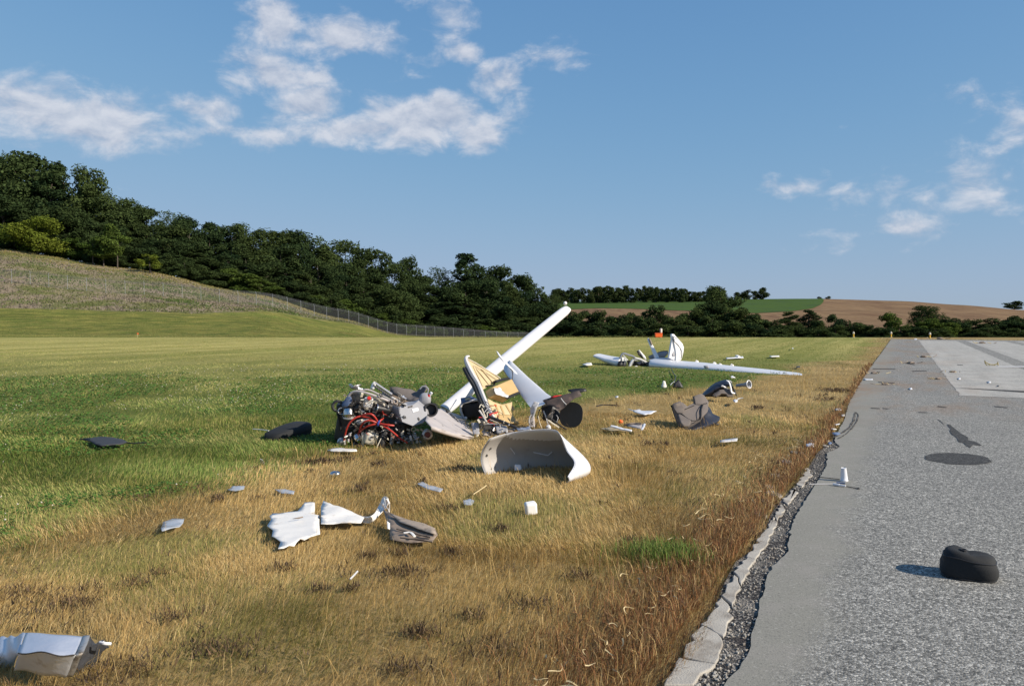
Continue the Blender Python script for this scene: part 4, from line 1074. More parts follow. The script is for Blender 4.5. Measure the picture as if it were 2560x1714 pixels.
for a, b in [((770, 1180), (850, 1370)), ((830, 1200), (900, 1385)), ((890, 1190), (950, 1300))]:
    mb = MB(); mb.tube([o2(*a) + nc * .012, o2(*b) + nc * .012], .016, n=6, smooth=0, flat=.6); mb.build('rib', M['gold'], ll)
mb = MB(); mb.plate([o2(*q) for q in [(800, 1300), (940, 1310), (1020, 1400), (870, 1400), (790, 1360)]], .05, .01, 6, 3); mb.v = [p + nc * .03 for p in mb.v]; mb.build('kick_board', M['gold'], ll, solid=.02)
# pocket box standing out of the lining
fr = [o2(*q) + nc * .13 for q in [(690, 1045), (900, 955), (975, 1090), (850, 1145), (715, 1130)]]
bk = [o2(*q) for q in [(660, 1035), (890, 930), (985, 1085), (850, 1165), (690, 1110)]]
mb = MB(); mb.rings([fr, bk]); bx_ = mb.build('pocket_box', M['gold'], cs, bevel=.012)
def bar2(name, mat, pts, r, parent, out=.14, flat=.6, n=8):
    mb = MB(); mb.tube([o2(*p) + nc * out for p in pts], r, n=n, flat=flat); return mb.build(name, mat, parent)
bar2('dark_pad', M['blackfab'], [(740, 965), (800, 945), (885, 925)], .034, bx_, .07)
bar2('dark_pad', M['blackfab'], [(850, 1160), (910, 1130), (975, 1105)], .032, bx_, .12)
bar2('dark_pad', M['blackfab'], [(665, 990), (700, 985), (745, 985), (750, 960)], .016, ul, .03)
mb = MB(); mb.lathe(o2(762, 1072) + nc * .135, nc, [(0, .030), (.008, .030), (.012, .02), (.012, .001)], n=18); mb.build('white_disc', M['white'], bx_)
mb = MB(); mb.plate([o2(*q) + nc * .15 for q in [(700, 1060), (750, 1070), (800, 1110), (850, 1150), (845, 1170), (790, 1160), (715, 1130), (690, 1090)]], .03, .02, 12, 4); mb.build('torn_cloth', M['greyrim'], bx_, solid=.004)
mb = MB(); rim = [(462, 668), (450, 700), (470, 760), (520, 860), (580, 960), (630, 1080), (690, 1220), (760, 1350)]
ro = MB(); ro.tube([o2(*p) + nc * .02 + Vector((-.004, 0, 0)) for p in rim], [.02, .03, .036, .038, .036, .034, .03, .028], n=8, flat=1.3); ro.build('side_rim', M['greyrim'], cs)
ro = MB(); ro.tube([o2(p[0] - 14, p[1] + 8) + nc * -.035 for p in rim[2:]], .034, n=8); ro.build('door_seal', M['rubber'], cs)
ro = MB(); ro.tube([o2(455, 690) + nc * .02, o2(462, 668) + nc * .03, o2(478, 668) + nc * .03], .013, n=8); ro.build('hinge_tip', M['whitedull'], cs)
ro = MB(); ro.tube([o2(*p) + nc * .015 for p in [(470, 690), (560, 735), (690, 815), (812, 890), (825, 925)]], .008, n=6); ro.build('upper_edge', M['cream'], cs)
ro = MB(); ro.plate([o2(*p) + nc * -.03 for p in [(960, 1150), (1000, 1220), (950, 1270), (1022, 1402), (985, 1330)]], .03, .01, 8, 4); ro.build('outer_skin', M['gold'], cs, solid=.01)
# wires at the foot of the cabin side
rr = random.Random(31)
for k in range(16):
    p = (rr.uniform(620, 700), rr.uniform(1180, 1380)); pts = [p]
    for j in range(3): pts.append((pts[-1][0] + rr.uniform(-50, 90), pts[-1][1] + rr.uniform(-40, 60)))
    bar2('wire', rr.choice([M['black'], M['cream'], M['redcap'], M['greyrim']]), pts, rr.uniform(.0025, .006), cs, rr.uniform(.05, .14), 1, 5)
# strut and torn floor pieces lying at its foot
fl = thing('floor_debris', 'heap of bent dark struts and torn floor pieces behind the cowling', 'debris', P(1245, 1090))
F2 = at(K2, 10.3)
for a, b, r, m_ in [((700, 1310), (1080, 1470), .022, 'black'), ((760, 1345), (1050, 1450), .012, 'dark'), ((600, 1240), (680, 1370), .012, 'greyrim'), ((630, 1220), (670, 1340), .008, 'cream'), ((610, 1400), (880, 1395), .008, 'grey'), ((640, 1480), (800, 1530), .022, 'mauve')]:
    mb = MB(); mb.tube([F2(*a), F2((a[0] + b[0]) / 2, (a[1] + b[1]) / 2 - 8), F2(*b)], r, n=6, smooth=2); mb.build('strut', M[m_], fl)
for k, (x, y, w_, h_, m_) in enumerate([(560, 1440, 90, 130, 'grey'), (700, 1420, 140, 70, 'dark'), (840, 1440, 150, 80, 'grey'), (930, 1460, 120, 50, 'brownskin'), (1080, 1440, 190, 30, 'foil'), (640, 1350, 90, 60, 'dark'), (760, 1480, 130, 50, 'dark'), (690, 1490, 120, 60, 'mauve')]):
    mb = MB(); mb.plate([F2(x - w_ / 2, y - h_ / 2, .03), F2(x + w_ * .4, y - h_ * .4, .06), F2(x + w_ / 2, y + h_ * .5, -.05), F2(x - w_ * .3, y + h_ * .55, -.06)], .03, .03, 12, k); mb.build('torn_piece', M[m_], fl, solid=.006)
for k in range(24):
    mb = MB(); rr = random.Random(300 + k); q = F2(rr.uniform(570, 1000), rr.uniform(1360, 1530), rr.uniform(-.08, .1)); s = rr.uniform(.012, .03)
    mb.box(q, (s * 2, s, s * .6), rot(rr.uniform(0, 180), rr.uniform(0, 180), rr.uniform(0, 180))); mb.build('fragment', rr.choice([M['whitedull'], M['grey'], M['black'], M['cream'], M['foil']]), fl, bevel=.002)

# window frame tub
wf = thing('window_frame', 'black tub with pale rounded rim leaning behind the cabin side', 'frame', P(1170, 1062).xy.to_3d())
G2 = at(K2, 11.75)
rimp = [(640, 1128), (560, 1132), (470, 1150), (415, 1172), (400, 1215), (412, 1280), (440, 1335), (455, 1345)]
mb = MB(); mb.tube([G2(*p) for p in rimp], .018, n=8, flat=1.0); mb.build('rim', M['greyrim'], wf)
mb = MB(); mb.plate([G2(*p, .05) for p in rimp] + [G2(640, 1350, .05), G2(690, 1250, .05)], .06, .01, 6, 2); mb.build('tub', M['black'], wf, solid=.02)
mb = MB(); mb.grid([[G2(*p), G2(*p, .10)] for p in rimp]); mb.build('tub_side', M['black'], wf, solid=.008)
mb = MB(); mb.plate([G2(398, 1112, .05), G2(510, 1088, .15), G2(600, 1130, .1), G2(520, 1135, -.02), G2(405, 1168, -.02)], .05, .01, 6, 1); bp = mb.build('blue_plate', M['bluegrey'], wf, solid=.012)
mb = MB(); mb.plate([G2(445, 1115, .03), G2(500, 1105, .05), G2(515, 1130, .0), G2(450, 1140, -.01)], .04, .0, 6, 1); mb.v = [p + Vector((0, -.02, .012)) for p in mb.v]; mb.build('label_patch', M['beige'], bp, solid=.003)
mb = MB(); mb.blob(G2(455, 1328, -.03), (.022, .02, .025), jit=.3, seed=2); mb.build('white_catch', M['white'], wf)

# ---------------------------------------------------------------- tail
tl = thing('aircraft_tail', 'white tail boom and stabilizer standing propped up out of the wreckage', 'aircraft tail', P(1350, 1075).xy.to_3d())
def loft(mb, secs, n=20):
    rings = []
    for (c, a, b) in secs: rings.append([c + a * math.cos(2 * math.pi * j / n) + b * math.sin(2 * math.pi * j / n) for j in range(n)])
    return mb.rings(rings)
def boom_sec(xl, yl, xr, yr, Y, depth=1.0):
    p = PD(*K2(xl, yl), Y); q = PD(*K2(xr, yr), Y); c = (p + q) / 2; a = (q - p) / 2
    return (c, a, Vector((a.z * -.0, 1, .25)).normalized() * a.length * depth)
mb = MB(); secs = []
for k, (xl, yl, xr, yr, Y) in enumerate([(868, 775, 935, 700, 12.5), (868, 800, 965, 722, 12.42), (905, 860, 1045, 800, 12.2), (985, 985, 1145, 895, 11.8), (1070, 1095, 1255, 990, 11.45), (1120, 1160, 1330, 1060, 11.2), (1150, 1195, 1390, 1100, 11.0)]):
    secs.append(boom_sec(xl, yl, xr, yr, Y))
loft(mb, secs, 28); boom = mb.build('tail_boom', M['white'], tl, ang=60)
# dark joint line and torn underside of the boom
mb = MB(); mb.tube([PD(*K2(945, 765), 12.1), PD(*K2(965, 850), 11.9), PD(*K2(960, 930), 11.85)], .007, n=5); mb.build('joint_line', M['dark'], boom)
mb = MB(); mb.plate([PD(*K2(858, 800), 12.5), PD(*K2(880, 800), 12.4), PD(*K2(990, 985), 11.95), PD(*K2(1080, 1100), 11.6), PD(*K2(1040, 1060), 11.9), PD(*K2(960, 960), 12.2)], .06, .01, 5, 1); mb.build('torn_underside', M['brownskin'], boom, solid=.006)
mb = MB(); mb.plate([PD(*K2(945, 1010), 11.8), PD(*K2(975, 930), 11.8), PD(*K2(995, 1000), 11.75), PD(*K2(975, 1050), 11.75)], .04, .006, 8, 1); mb.build('hanging_skin', M['whitedull'], boom, solid=.004)
# fin leading edge
mb = MB(); loft(mb, [(PD(*K2(797, 603), 11.95), Vector((.016, 0, -.01)), Vector((0, .03, 0))), (PD(*K2(830, 655), 11.92), Vector((.042, 0, -.03)), Vector((0, .06, 0))), (PD(*K2(890, 725), 11.88), Vector((.07, 0, -.05)), Vector((0, .08, 0))), (PD(*K2(955, 790), 11.84), Vector((.075, 0, -.055)), Vector((0, .10, 0))), (PD(*K2(985, 830), 11.8), Vector((.05, 0, -.03)), Vector((0, .06, 0)))], 16); mb.build('fin', M['white'], tl, ang=60)
# stabilizer
mb = MB(); secs = []
A0, A1 = (182, 1195), (1532, 100); B0, B1 = (292, 1262), (1612, 158)
for f in (0, .15, .35, .55, .75, .9, .965, .99, 1.0):
    Y = 12.45 + 1.35 * f; tip = 1.0 if f < .95 else math.sqrt(max(.02, 1 - ((f - .95) / .05) ** 2 * .97))
    p = PD(*K2(A0[0] + (A1[0] - A0[0]) * f, A0[1] + (A1[1] - A0[1]) * f), Y); q = PD(*K2(B0[0] + (B1[0] - B0[0]) * f, B0[1] + (B1[1] - B0[1]) * f), Y)
    c = (p + q) / 2; a = (q - p) / 2 * (.55 + .45 * tip) * (1.08 + .16 * math.sin(math.pi * f)); secs.append((c, a, Vector((-.33, .86, -.27)).normalized() * a.length * .55))
loft(mb, secs, 24); st = mb.build('stabilizer', M['white'], tl, ang=60)
mb = MB(); c = PD(*K2(1537, 78), 13.75); mb.blob(c, (.033, .033, .033), n=18, m=12); mb.build('tip_weight', M['whitedull'], st)
# torn root of the boom
R2 = at(K2, 10.95)
mb = MB(); c = R2(1600, 1290, -.1); ax = Vector((-.35, -.8, .25)).normalized(); a = ax.cross(Vector((0, 0, 1))).normalized(); b = a.cross(ax)
rings = []
for (h, k) in ((0, 1.0), (.012, 1.0), (.03, .86), (.05, .5), (.052, .02)):
    rings.append([c - ax * h + (a * math.copysign(abs(math.cos(t)) ** .8, math.cos(t)) * .17 + b * math.copysign(abs(math.sin(t)) ** .8, math.sin(t)) * .18) * k for t in np.linspace(0, 2 * math.pi, 33)[:-1]])
mb.rings(rings); mb.build('bulkhead', M['blackfab'], tl, ang=50)
mb = MB(); mb.plate([R2(1290, 1135, -.05), R2(1380, 1100, -.1), R2(1500, 1075, -.12), R2(1690, 1035, -.1), R2(1720, 1085, -.16), R2(1640, 1110, -.2), R2(1560, 1180, -.22), R2(1470, 1255, -.22), R2(1400, 1190, -.18), R2(1330, 1180, -.12)], .04, .03, 9, 3); mb.build('torn_skin', M['sootskin'], tl, solid=.006)
mb = MB(); mb.plate([R2(1560, 1025, .0), R2(1640, 1005, 0), R2(1755, 1003, 0), R2(1775, 1030, -.03), R2(1700, 1045, -.05), R2(1600, 1050, -.05)], .04, .03, 9, 5); mb.build('torn_skin', M['black'], tl, solid=.006)
mb = MB(); mb.plate([R2(1375, 1095, -.1), R2(1420, 1080, -.1), R2(1500, 1075, -.12), R2(1400, 1105, -.13)], .04, .01, 9, 5); mb.build('red_strip', M['redcap'], tl, solid=.004)
mb = MB(); mb.tube([R2(1490, 1110, -.24), R2(1520, 1150, -.25), R2(1550, 1180, -.26)], .006, n=6); mb.build('rivet_strip', M['greyrim'], tl)
mb = MB(); mb.plate([R2(1280, 1180, .02), R2(1440, 1190, .05), R2(1500, 1300, .05), R2(1440, 1390, .02), R2(1290, 1350, .0)], .05, .04, 8, 9); mb.build('dark_inner_skin', M['black'], tl, solid=.006)
mb = MB(); mb.plate([R2(1200, 1145, -.1), R2(1255, 1160, -.1), R2(1215, 1260, -.12), R2(1190, 1330, -.12), R2(1170, 1330, -.1), R2(1150, 1230, -.08)], .03, .03, 14, 9); mb.build('torn_fibre', M['greyrim'], tl, solid=.004)
mb = MB(); mb.plate([R2(1160, 1330, -.12), R2(1200, 1300, -.12), R2(1210, 1420, -.12), R2(1160, 1430, -.12), R2(1140, 1390, -.1)], .03, .02, 14, 19); mb.build('torn_fibre', M['mauve'], tl, solid=.004)
for pts, r, m_ in [([(1165, 1290), (1145, 1340), (1150, 1420)], .008, 'greyrim'), ([(1300, 1250), (1330, 1320), (1350, 1410)], .009, 'greyrim'), ([(1240, 1300), (1260, 1380), (1285, 1440)], .006, 'cream'), ([(1350, 1350), (1400, 1385), (1470, 1430)], .013, 'cream'), ([(1380, 1330), (1470, 1400), (1550, 1450)], .012, 'rubber'), ([(1290, 1200), (1250, 1260), (1230, 1340)], .006, 'black'), ([(1400, 1300), (1380, 1360), (1350, 1400)], .005, 'foil')]:
    mb = MB(); mb.tube([R2(*p, -.12) for p in pts], r, n=6); mb.build('torn_rib', M[m_], tl)
mb = MB(); mb.blob(R2(1355, 1425, -.14), (.035, .03, .03), jit=.5, seed=4); mb.build('white_bracket', M['white'], tl)
rr = random.Random(77)
for k in range(14):
    x, y = rr.uniform(1160, 1450), rr.uniform(1150, 1400); pts = [(x, y), (x + rr.uniform(-40, 40), y + rr.uniform(10, 60)), (x + rr.uniform(-60, 60), y + rr.uniform(40, 110))]
    mb = MB(); mb.tube([R2(*p, rr.uniform(-.15, -.02)) for p in pts], rr.uniform(.003, .007), n=5); mb.build('torn_rib', rr.choice([M['brownskin'], M['black'], M['greyrim'], M['dark']]), tl)

# ---------------------------------------------------------------- cowling
cw = thing('engine_cowling', 'white curved engine cowling half standing hollow side up on dry grass', 'cowling', P(1335, 1190))
bot = [(1218, 1192, 0), (1262, 1184, 0), (1320, 1177, 0), (1385, 1174, 0), (1440, 1176, 0), (1466, 1184, 0), (1448, 1199, 0), (1402, 1211, 0)]
top = [(1226, 1096, .02), (1262, 1085, -.02), (1320, 1075, -.2), (1378, 1073, -.34), (1399, 1084, -.42), (1416, 1124, -.24), (1437, 1157, -.08), (1420, 1192, -.0)]
Bp = catmull([P(u, v, -.02) for u, v, _ in bot], 6)
Tp = catmull([PD(u, v, P(*bot[i][:2]).y + dy) for i, (u, v, dy) in enumerate(top)], 6)
ctr = sum(Bp, Vector()) / len(Bp)
rows = []
for i in range(len(Bp)):
    r_ = []
    out = (Bp[i] - ctr); out.z = 0; out = out.normalized()
    tdir = (Bp[min(i + 1, len(Bp) - 1)] - Bp[max(i - 1, 0)]); nrm = Vector((-tdir.y, tdir.x, 0)).normalized()
    if nrm.dot(out) < 0: nrm = -nrm
    hgt = (Tp[i] - Bp[i]).length
    for k in range(13):
        f = k / 12
        r_.append(Bp[i].lerp(Tp[i], f) + nrm * math.sin(math.pi * f) * .11 * min(1, hgt / .35))
    rows.append(r_)
# notch at the left foot
for i in range(3):
    for k in range(13):
        pass
cen = ctr + Vector((0, 0, .2))
mb = MB(); mb.grid([[p + (p - Vector((cen.x, cen.y, p.z))).normalized() * .008 for p in r_] for r_ in rows]); mb.build('outer_shell', M['white'], cw, solid=.005, ang=60)
mb = MB(); mb.grid(rows); mb.build('inner_shade_face', M['cowl_shade'], cw, solid=.004, ang=60)  # separate inner face, the shade of the hollow is put into its colour
mb = MB(); mb.tube([r_[-1] for r_ in rows[26:]], .006, n=6, smooth=0); mb.build('rim_edge', M['white'], cw)
for (i, k) in ((3, 8), (2, 6)):
    p = rows[i][k]; mb = MB(); mb.lathe(p + Vector((0, -.008, 0)), Vector((.2, -1, .1)), [(0, .014), (.004, .013), (.004, .001)], n=12); mb.build('fastener_hole', M['dark'], cw)
for pts in [[(14, 5), (17, 4), (18, 5)], [(9, 7), (10, 5)]]:
    mb = MB(); mb.tube([rows[i][k] + Vector((0, -.012, 0)) for i, k in pts], .006, n=5, smooth=0); mb.build('scratch_rib', M['white'], cw)
mb = MB(); mb.plate([PD(1287, 1160, 7.95), PD(1302, 1161, 7.95), PD(1305, 1174, 7.93), PD(1286, 1176, 7.93)], .03, .004, 9, 1); mb.build('torn_tab', M['white'], cw, solid=.004)

# ---------------------------------------------------------------- panel under the engine, cushions
def lying(name, label, cat, px, mat, z=.03, thick=.006, crumple=.01, cs=6, cell=.05, seed=0, grass=True, heights=None, K=None, group=None):
    """a sheet lying on the ground, outline in photograph pixels"""
    pts = []
    for i, q in enumerate(px):
        u, v = K(*q[:2]) if K else q[:2]
        zz = z + (q[2] * .3 if len(q) > 2 else 0)
        pts.append(P(u, v, zz))
    mb = MB(); mb.plate(pts, cell, crumple, cs, seed)
    o = mb.build(name, mat, None, solid=thick); tag(o, label, cat, group)
    if grass: flat(pts, .75)
    return o
lying('skin_fragment', 'thin white broken panel edge lying under the engine', 'panel', [(115, 1255), (200, 1235), (330, 1225), (450, 1240), (560, 1250), (570, 1275), (440, 1285), (300, 1278), (180, 1280)], M['whitedull'], .05, .012, .015, 8, .05, 3, K=K1)
cu = thing('black_cushion', 'flat black wedge cushion lying in green grass left of the engine', 'cushion', P(740, 1098))
q = [P(*K9(x, y), 0) for x, y in [(1675, 265), (1760, 262), (1950, 225), (1970, 200)]]
a = P(*K9(1680, 272)); b = P(*K9(1965, 215))
ax = (b - a); L_ = ax.length; ax.normalize(); sd_ = Vector((-ax.y, ax.x, 0)); up = Vector((0, 0, 1))
mb = MB(); rings = []
for f, w_, h_ in ((0, .03, .02), (.02, .12, .07), (.1, .2, .10), (.4, .24, .14), (.7, .25, .17), (.93, .23, .18), (.99, .18, .15), (1.0, .05, .06)):
    c = a + ax * L_ * f + sd_ * .16
    rings.append([c + sd_ * (w_ * .75) * (abs(math.cos(t)) ** .55) * math.copysign(1, math.cos(t)) + up * (h_ * .5 + h_ * .5 * abs(math.sin(t)) ** .55 * math.copysign(1, math.sin(t))) for t in np.linspace(0, 2 * math.pi, 17)[:-1]])
mb.rings(rings); mb.build('pad', M['blackfab'], cu, ang=60); flat([a, b, b + sd_ * .3, a + sd_ * .3])
mb = MB(); mb.tube([r[12] for r in rings[1:-1]], .006, n=5); mb.tube([r[9] for r in rings[1:-1]], .006, n=5); mb.build('piping', M['black'], cu)
mt = thing('floor_mat', 'thin dark grey mat lying flat in green grass with a trailing cord', 'mat', P(280, 1108))
pts = [P(*K9(x, y), .06 + z * .15) for x, y, z in [(70, 250, .02), (150, 243, .05), (230, 232, .10), (330, 238, .10), (410, 255, .08), (450, 275, .03), (400, 292, .01), (330, 297, .0), (240, 306, .0), (190, 292, 0), (150, 268, 0)]]
mb = MB(); mb.plate(pts, .06, .003, 5, 2); mb.build('sheet', pmat('dark_grey_mat', (.035, .036, .04), .7, var=.2, bump=.3), mt, solid=.012); flat(pts)
mb = MB(); mb.tube([P(*K9(x, y), .06) for x, y in [(440, 278), (500, 285), (560, 280), (605, 281)]], .008, n=5); mb.tube([P(*K9(x, y), .07) for x, y in [(150, 255), (110, 250), (65, 252)]], .01, n=5); mb.build('cord', M['black'], mt)

# ---------------------------------------------------------------- torn white skin
ts = thing('torn_wing_skin', 'jagged torn white skin sheet with a raised curled end on dry grass', 'torn skin', P(790, 1330))
def T6(pts, z=.06): return [P(*K6(x, y), z + (h[0] * .5 if h else 0)) for x, y, *h in pts]
o1 = T6([(920, 345, .02), (940, 318, .04), (975, 312, .04), (1000, 316, .035), (1001, 350, .02), (998, 388, .0), (1028, 395, .01), (1026, 440, .0), (1031, 500, .0), (975, 515, -.01), (940, 535, -.01), (915, 532, -.01), (900, 545, -.015), (880, 570, -.02), (850, 568, -.02), (820, 580, -.02), (785, 588, -.02), (800, 545, -.015), (770, 528, -.01), (748, 515, 0), (755, 480, .0), (720, 455, .01), (745, 415, .015), (735, 400, .02), (755, 382, .02), (800, 379, .02), (850, 372, .02), (900, 368, .02)])
mb = MB(); mb.plate(o1, .045, .007, 14, 5); mb.build('left_sheet', M['whitedull'], ts, solid=.004, ang=14); flat(o1)
o1b = T6([(870, 414, .06), (930, 400, .08), (932, 404, .06), (905, 412, .05)]); mb = MB(); mb.plate(o1b, .03, .01, 9, 2); mb.build('lifted_flap', M['brownskin'], ts, solid=.003)
o2_ = T6([(1050, 308, .11), (1110, 335, .09), (1215, 368, .06), (1230, 376, .04), (1290, 405, .02), (1270, 435, .01), (1200, 440, .0), (1110, 440, .0), (1036, 445, .0), (1036, 345, .06)])
mb = MB(); mb.plate(o2_, .045, .016, 9, 8); mb.build('middle_sheet', M['whitedull'], ts, solid=.004, ang=14); flat(o2_)
yb = P(*K6(1330, 420)).y
cur = [[(1225, 378, .0), (1280, 436, -.18)], [(1290, 400, .03), (1325, 438, -.15)], [(1340, 390, .05), (1350, 420, -.12)], [(1370, 345, .06), (1395, 375, -.08)], [(1385, 315, .06), (1420, 345, -.05)], [(1400, 285, .06), (1438, 318, -.03)], [(1425, 290, .02), (1440, 330, -.03)], [(1432, 335, 0), (1438, 385, -.02)]]
cz = [[.05, .03], [.07, .03], [.10, .05]]
g_ = [[P(*K6(a[0], a[1]), cz[i_][0]).lerp(P(*K6(b[0], b[1]), cz[i_][1]), k / 5) for k in range(6)] for i_, (a, b) in enumerate(cur[:3])]
g_ += [[PD(*K6(a[0], a[1]), yb + a[2] + .05).lerp(PD(*K6(b[0], b[1]), yb + b[2] + .05), k / 5) + Vector((0, .02 * math.sin(k * 2.1), .008 * math.sin(k * 3))) for k in range(6)] for a, b in cur[3:]]
g2 = [catmull([r[k] for r in g_], 4) for k in range(6)]
mb = MB(); mb.grid(g2); mb.build('curled_strip', M['whitedull'], ts, solid=.005)
for k, pts in enumerate([[(1395, 330), (1410, 355), (1390, 375)], [(1405, 290), (1412, 320), (1405, 350)], [(1420, 300), (1425, 345), (1430, 390)], [(1400, 360), (1425, 350), (1436, 380)]]):
    mb = MB(); mb.tube([PD(*K6(x, y), yb - .03) for x, y in pts], .008, n=5, flat=.5); mb.build('torn_fibre', M['greyrim'] if k % 2 else M['brownskin'], ts)
br = thing('brown_torn_panel', 'brown stained torn panel joined to the curled white skin end', 'torn panel', P(1040, 1345))
o3 = T6([(1400, 360, .10), (1440, 375, .11), (1530, 415, .07), (1640, 445, .06), (1700, 465, .05), (1720, 510, .02), (1690, 540, -.01), (1560, 550, -.02), (1440, 535, -.02), (1438, 470, .02), (1420, 420, .05)])
mb = MB(); mb.plate(o3, .05, .012, 10, 6); mb.build('sheet', M['brownskin'], br, solid=.006); flat(o3)
mb = MB(); mb.plate(T6([(1440, 380, .125), (1530, 412, .10), (1640, 440, .09), (1705, 468, .08), (1710, 505, .05), (1600, 470, .07), (1500, 430, .09)]), .05, .01, 6, 3); mb.build('paler_edge', M['brownpale'], br, solid=.004)
mb = MB(); mb.tube(T6([(1520, 495, .06), (1560, 492, .06), (1585, 515, .05)]), .011, n=5, flat=.5); mb.build('white_streak', M['whitedull'], br)
mb = MB(); mb.plate(T6([(1422, 425, .10), (1440, 440, .07), (1440, 475, .03), (1425, 470, .04)]), .03, .004); mb.build('white_tab', M['whitedull'], br, solid=.004)
for a, b in [((1480, 470), (1680, 520)), ((1500, 520), (1690, 545))]:
    mb = MB(); mb.tube(T6([(*a, .05), (*b, .03)]), .008, n=5, smooth=0); mb.build('rib', M['brownskin'], br)

# ---------------------------------------------------------------- silver sheet
def silver_mat():
    t = NT('scuffed_silver_sheet')
    n = t.noise(5, 5, .6); s_ = t.noise(1, 4, .6, t.map((60, 4, 4), .3)); dm = t.step(t.noise(7, 6, .7), .56, .72)
    c = t.mix(n, (.56, .59, .66), (.76, .78, .82)); c = t.mix(t.math('MULTIPLY', dm, .55), c, (.27, .19, .11))
    r = t.math('ADD', .36, t.math('MULTIPLY', s_, .22))
    return t.done(t.bsdf(c, r, .62, t.bump(t.noise(9, 4, .6), .35, .02), .5))
M['silver'] = silver_mat()
sv = thing('silver_sheet', 'crumpled shiny silver metal duct sheet half sunk in the dry grass', 'metal sheet', P(125, 1690))
def T7(pts): return [P(*K7(x, y), z) for x, y, z in pts]
mb = MB(); rows = []
for (a, b, c, d) in [((235, 590, .20), (205, 680, .19), (172, 770, .18), (125, 930, .07)), ((400, 597, .215), (380, 690, .205), (350, 780, .19), (300, 955, .07)), ((580, 610, .215), (560, 700, .205), (520, 790, .19), (470, 975, .07)), ((760, 625, .20), (735, 700, .19), (690, 800, .175), (600, 1000, .06))]:
    q_ = T7([a, b, c, d]); rows.append([q_[0].lerp(q_[1], k / 5) for k in range(5)] + [q_[1].lerp(q_[2], k / 5) for k in range(5)] + [q_[2].lerp(q_[3], k / 7) for k in range(8)])
cols_ = [catmull([r[k] for r in rows], 5) for k in range(len(rows[0]))]
for k, r in enumerate(cols_):
    for j, p in enumerate(r): p.z += (.004 * math.sin(j * .7 + k * .35) + .003 * math.sin(k * 1.1 + j * .5)) * (0.25 if k < 10 else 1.0)
mb.grid(cols_); mb.build('bent_plate', M['silver'], sv, solid=.003, ang=18)
mb = MB(); mb.tube([p + Vector((0, -.004, .004)) for p in cols_[10]], .003, n=5, smooth=0); mb.build('crease_line', M['dark'], sv)
mb = MB(); mb.grid([[r[-1] + Vector((0, 0, .004)), r[-1] + Vector((.028, .004, .004))] for r in cols_]); mb.build('crimped_edge', M['alu'], sv, solid=.004)
left = [T7([(235, 590, .16), (170, 760, .12), (120, 920, 0)]), T7([(120, 620, .12), (60, 780, .07), (20, 920, -.01)]), T7([(40, 625, .09), (-60, 790, .04), (-120, 930, -.02)]), T7([(-90, 660, .06), (-170, 800, .02), (-220, 930, -.02)])]
lc = [catmull(r, 6) for r in left]; lr = [catmull([r[k] for r in lc], 5) for k in range(len(lc[0]))]
for k, r in enumerate(lr):
    for j, p in enumerate(r): p.z += .006 * math.sin(j * 1.3 + k * .8)
mb = MB(); mb.grid(lr); mb.build('clear_wing', M['silver'], sv, solid=.002)
right = [T7([(785, 640, .15), (715, 800, .10), (640, 980, 0)]), T7([(890, 665, .12), (800, 820, .06), (730, 980, -.01)]), T7([(1000, 690, .10), (930, 790, .04), (850, 930, -.02)])]
lc = [catmull(r, 6) for r in right]; lr = [catmull([r[k] for r in lc], 5) for k in range(len(lc[0]))]
for k, r in enumerate(lr):
    for j, p in enumerate(r): p.z += .014 * math.sin(j * 1.1 + k * .7)
mb = MB(); mb.grid(lr); mb.build('dark_wing', pmat('smoky_film', (.10, .105, .12), .2, metal=.5, var=.3, bump=.5, bs=18, bd=.02), sv, solid=.002)
mb = MB(); mb.tube(T7([(915, 675, .14), (960, 685, .14), (1012, 688, .13)]), .007, n=6); mb.build('white_corner', M['white'], sv)
mb = MB(); pts = T7([(310, 790, .145), (470, 800, .14), (468, 870, .10), (440, 930, .06), (380, 860, .10)]); mb.plate(pts, .03, .008, 12, 3); mb.v = [p + Vector((0, -.01, .012)) for p in mb.v]; mb.build('burnt_patch', M['foil'], sv, solid=.002)
flat(T7([(230, 580, 0), (760, 620, 0), (1000, 690, 0), (850, 900, 0), (600, 960, 0), (120, 910, 0), (-200, 900, 0), (-90, 640, 0)]))

# ---------------------------------------------------------------- seats
st = thing('cockpit_chair', 'grey-brown aircraft seat with two shoulder bolsters lying tilted on dry grass', 'seat', P(1735, 1075))
S5 = at(K5, 11.35)
def pad(name, px, mat, parent, Y0, thick, K=K5, cell=.05, puff=.02, bev=.012):
    pts = [PD(*K(x, y), Y0 + dy * 2.0) for x, y, dy in px]
    c = sum(pts, Vector()) / len(pts); Rr = max((p - c).length for p in pts)
    mb = MB(); mb.plate(pts, cell, 0, 1, 1); base = list(mb.v)
    o = mb.build(name, mat, parent, solid=thick, bevel=bev, ang=60); return o
pad('backrest', [(1070, 490, .0), (1110, 465, .0), (1160, 445, .0), (1195, 470, .0), (1245, 540, .02), (1360, 490, .08), (1350, 400, .12), (1350, 372, .12), (1440, 352, .14), (1470, 385, .14), (1495, 430, .13), (1535, 480, .10), (1525, 600, .02), (1440, 680, -.06), (1300, 780, -.12), (1210, 790, -.14), (1170, 770, -.12), (1130, 690, -.08)], M['brownfab'], st, 11.3, .10, bev=.025)
pad('shoulder_bolster', [(1072, 488, .0), (1115, 463, .0), (1165, 448, .0), (1200, 480, .0), (1225, 540, -.0), (1210, 600, -.02), (1125, 605, -.03), (1085, 540, -.01)], M['brownfab'], st, 11.22, .05, bev=.02)
pad('shoulder_bolster', [(1352, 395, .12), (1440, 355, .14), (1475, 395, .13), (1500, 455, .12), (1460, 495, .09), (1370, 490, .09), (1362, 440, .1)], M['brownfab'], st, 11.22, .05, bev=.02)
